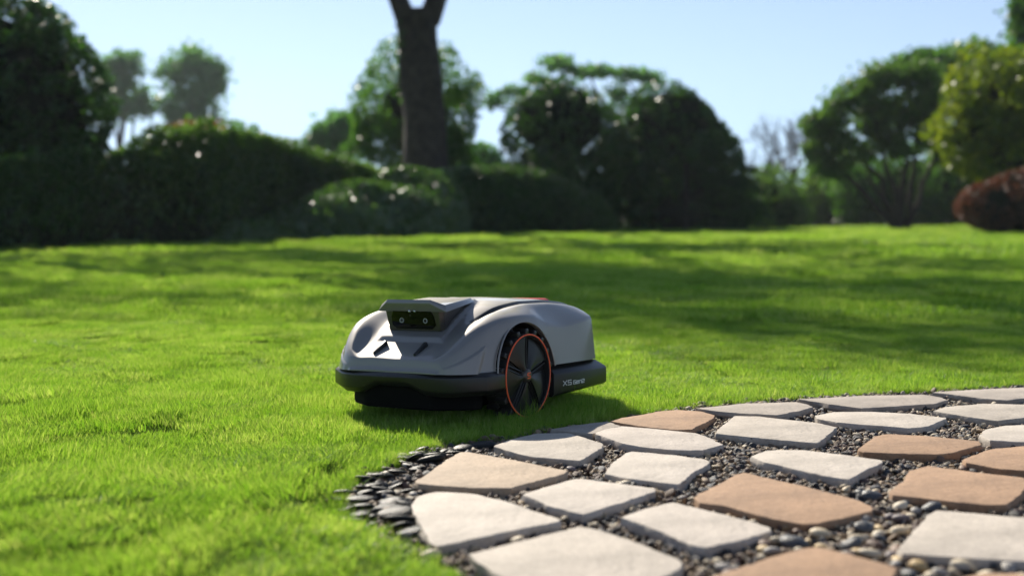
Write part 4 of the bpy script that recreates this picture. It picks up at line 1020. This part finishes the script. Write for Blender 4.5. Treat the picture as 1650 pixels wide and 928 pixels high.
bush('shrub', 'small green shrub showing over the long hedge, right of the orange-tinged one', 'shrub', [ell(385, 222, 31, 48, 28), ell(430, 240, 31, 34, 24)], 'mid', 1000, .14, 44, .3, .1, False, .1, zmin=.5, stems=5)
crowned('distant_tree', 'small far green tree left of the round bush, low against the sky', at(535, 375, 55)*[1, 1, 0], [(at(535, 230, 55), .2)], [cl(545, 205, 55, 30, 28), cl(520, 225, 55, 26, 22), cl(560, 230, 55, 26, 26), cl(505, 240, 55, 18, 14)], 'pale', 5000, .32, 45, .2)
bush('shrub', 'grey-green far shrub in the gap between the round bush and the domed bush', 'shrub', [ell(770, 280, 50, 44, 50), ell(735, 300, 50, 40, 45)], 'pale', 3500, .3, 46, .2, .06, .8, .2)
# airy tree behind the domes
D = 58
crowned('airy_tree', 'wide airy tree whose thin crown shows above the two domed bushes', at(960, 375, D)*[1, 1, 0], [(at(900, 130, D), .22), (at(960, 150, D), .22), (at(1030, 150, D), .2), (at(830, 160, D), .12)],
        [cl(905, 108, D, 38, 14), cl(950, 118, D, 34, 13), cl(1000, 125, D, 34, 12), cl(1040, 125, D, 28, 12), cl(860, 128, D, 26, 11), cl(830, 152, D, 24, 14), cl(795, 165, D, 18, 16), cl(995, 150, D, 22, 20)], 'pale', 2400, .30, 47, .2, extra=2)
# bare trees at the right of the domes
r = np.random.default_rng(51)
for u, D_, H_, lab in ((1278, 52, 190, 'bare grey leafless tree, the tallest, between the conifer and the many-stemmed tree'), (1225, 58, 250, 'bare twiggy tree close to the right of the conifer'), (1245, 66, 215, 'faint bare tree farthest back behind the other bare trees'), (1315, 60, 200, 'bare thin tree at the edge of the many-stemmed crown')):
    b = at(u, 375, D_)*[1, 1, 0]; t_ = thing('bare_tree', lab, 'tree', tuple(b), 'bare trees at the right'); T, tips = [], []
    h = (345-H_)/2000*D_*.48+.4; T0 = tube([(0, 0, -.2), (r.normal()*.1, 0, h*.5), (r.normal()*.2, 0, h)], [.14, .11, .08], 7)
    ob('trunk', me_from(*T0, [M_TWIG], True), t_); a = np.array(T0[0][-1])
    for q in range(5):
        d_ = np.array([r.normal()*.45, r.normal()*.4, 1]); d_ /= np.linalg.norm(d_); branch(T, tips, a-[0, 0, r.uniform(0, h*.3)], d_, h*.42, .075, 5, r, .38, .12, 5, .66)
    ob('branch', me_from(*join(T), [M_TWIG]), t_, kind='stuff')
# many-stemmed tree
D = 41; b = at(1455, 374, D)*[1, 1, 0]
crowned('many_stemmed_tree', 'broad dull-green tree with many thin stems fanning from one base at the right', b,
        [(at(1330, 255, D), .13), (at(1375, 230, D), .14), (at(1410, 215, D), .12), (at(1445, 205, D), .13), (at(1478, 210, D), .13), (at(1510, 235, D), .12), (at(1395, 280, D), .07)],
        [cl(1420, 130, D, 42, 26), cl(1375, 150, D, 42, 30), cl(1330, 185, D, 38, 32), cl(1470, 125, D, 42, 26), cl(1500, 160, D, 38, 34), cl(1400, 185, D, 44, 30), cl(1450, 180, D, 44, 32), cl(1345, 230, D, 38, 26), cl(1490, 215, D, 32, 28), cl(1420, 225, D, 40, 20), cl(1310, 205, D, 24, 24), cl(1325, 262, D, 26, 24), cl(1352, 275, D, 20, 18), cl(1305, 240, D, 18, 20), cl(1385, 250, D, 26, 14), cl(1515, 245, D, 20, 30), cl(1445, 245, D, 26, 14)], 'olive', 12000, .23, 52, .16, extra=2)
crowned('green_tree', 'fresh green tree behind the many-stemmed tree, reaching towards the yellow-green bush', at(1550, 375, 56)*[1, 1, 0], [(at(1550, 160, 56), .28), (at(1490, 170, 56), .16)],
        [cl(1500, 100, 56, 45, 22), cl(1555, 95, 56, 50, 24), cl(1600, 110, 56, 50, 32), cl(1540, 150, 56, 60, 44), cl(1580, 200, 56, 50, 40), cl(1450, 110, 56, 30, 18)], 'mid', 8000, .33, 53, .3)
# yellow-green bush, tall tree behind it and the rust hedge
bush('yellow_bush', 'yellow-green loose bush at the right edge above the rust-red hedge', 'bush', [ell(1600, 165, 34, 78, 88), ell(1558, 212, 34, 64, 64), ell(1660, 180, 34, 95, 100), ell(1620, 255, 34, 80, 50), ell(1720, 240, 34, 90, 90)], 'yellow', 19000, .17, 54, .24, .12, .45, .1, clump=160, stems=10)
crowned('tall_tree', 'tall green tree at the top right corner, rising behind the yellow-green bush', at(1690, 375, 36)*[1, 1, 0], [(at(1690, 60, 36), .25)], [cl(1645, 60, 36, 32, 40), cl(1640, 20, 36, 26, 26), cl(1690, 30, 36, 60, 60), cl(1670, 110, 36, 40, 40), cl(1740, 90, 36, 60, 60)], 'mid', 7000, .22, 55, .25)
bush('rust_hedge', 'clipped rust-red hedge at the right edge below the yellow-green bush', 'hedge', [ell(1605, 333, 30.5, 66, 42), ell(1660, 325, 30.5, 84, 54), ell(1730, 318, 30.5, 95, 64)], 'rust', 20000, .10, 56, .07, .04, .9, .3)
# undergrowth along the far edge at the right
for i, (u, v, D_, ru, rv, lm, lab) in enumerate([(1235, 325, 48, 60, 55, 'olive', 'low olive shrub right beside the conifer'), (1330, 312, 55, 62, 62, 'olive', 'olive-green shrub below the bare trees'), (1390, 305, 52, 62, 65, 'mid', 'green shrub behind the left stems of the many-stemmed tree'),
        (1470, 300, 52, 70, 75, 'mid', 'green shrub seen between the stems of the many-stemmed tree'), (1540, 305, 50, 66, 75, 'mid', 'green shrub between the many-stemmed tree and the rust-red hedge'), (1195, 345, 46, 45, 35, 'mid', 'low shrub behind the conifer boughs')]):
    bush('shrub', lab, 'shrub', [ell(u, v, D_, ru, rv), ell(u+20, v+22, D_, ru*.9, rv*.7)], lm, 4800, .22, 60+i, .2, .1, .55, .2, 'undergrowth along the far edge of the lawn')
# far wood closing the view
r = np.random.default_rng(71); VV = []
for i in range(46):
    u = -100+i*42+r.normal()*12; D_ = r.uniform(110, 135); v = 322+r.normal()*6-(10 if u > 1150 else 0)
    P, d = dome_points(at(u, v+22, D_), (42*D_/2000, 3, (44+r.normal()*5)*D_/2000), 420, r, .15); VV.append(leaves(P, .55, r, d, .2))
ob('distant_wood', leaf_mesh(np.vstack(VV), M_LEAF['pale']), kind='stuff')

# leaning shade tree left of the view: its limbs dapple the lawn
def shade_tree(name, label, base, h, limbs, seed, leafn, rad=.3):
    r = np.random.default_rng(seed); o = thing(name, label, 'tree', tuple(base)); T, tips = [], []
    ob('trunk', me_from(*tube(limb_path((0, 0, -.2), (.4, 0, h), r, 6, .03), np.linspace(rad, rad*.6, 6), 12), [M_BARK], True), o)
    for d_, L, z in limbs:
        d_ = np.array(d_, float); d_ /= np.linalg.norm(d_); branch(T, tips, (.4*z/h, 0, z), d_, L, rad*.42, 4, r, .42, .05, 6, .68)
    b_ = np.array(base)
    def clear(p):                                       # limbs trimmed out of view, and wherever their shadow would reach the foreground
        q = np.array(p)+b_; X_, Y_ = q[0]-sd.x/sd.z*q[2], q[1]-sd.y/sd.z*q[2]
        return (345-(q[2]-CAM_H)/q[1]*2000 < -60 or (q[0]/q[1]*2000+825) < -60) and not (Y_ < (5.6 if X_ < .5 else 4.0))
    T = [q for q in T if all(clear(p) for p in q[0])]
    ob('branch', me_from(*join(T), [M_BARK], True), o, kind='stuff')
    tips = np.array(tips); pick = r.integers(0, len(tips), leafn); P = tips[pick]+r.normal(size=(leafn, 3))*.3
    P = P[[clear(p) for p in P]]
    ob('crown', leaf_mesh(leaves(P, .15, r), M_LEAF['mid']), o, kind='stuff')
shade_tree('shade_tree', 'wide-limbed tree standing left of the lawn, its limbs shading the grass', (-9.9, 20.5, 0), 4.9,
           [((1, -.06, .28), 5.0, 4.6), ((1, .2, .42), 4.6, 4.8), ((.85, -.16, .6), 4.2, 4.9), ((.6, .5, .7), 3.2, 4.9), ((.8, 0, .9), 4.2, 4.9), ((.75, -.13, .62), 5.0, 4.9), ((-.4, .5, .8), 2.2, 4.5), ((-.7, -.2, .6), 2., 4.4)], 81, 34000)
shade_tree('shade_tree', 'second wide-limbed tree farther back at the left, its limbs shading the grass', (-15.5, 28, 0), 6.2,
           [((1, -.12, .40), 3.8, 5.8), ((1, .25, .5), 3.6, 6), ((.85, -.35, .7), 3.4, 6.1), ((.7, 0, .9), 3.6, 6.1), ((-.4, .5, .8), 2.2, 5.5)], 82, 9000)

# ------------------------------------------------------------------ air: a closed box of thin haze round everything
hz = bpy.data.materials.new('haze'); hz.use_nodes = True; hn = hz.node_tree.nodes; hn.remove(hn['Principled BSDF'])
pv = hn.new('ShaderNodeVolumePrincipled'); pv.inputs['Color'].default_value = (.86, .93, 1, 1); pv.inputs['Density'].default_value = HAZE; pv.inputs['Anisotropy'].default_value = .3
hz.node_tree.links.new(pv.outputs[0], hn['Material Output'].inputs['Volume'])
V, F = box(-260, 260, -70, 260, -1.4, 28)
if HAZE: ob('haze', me_from(V, F, [hz]), kind='stuff')
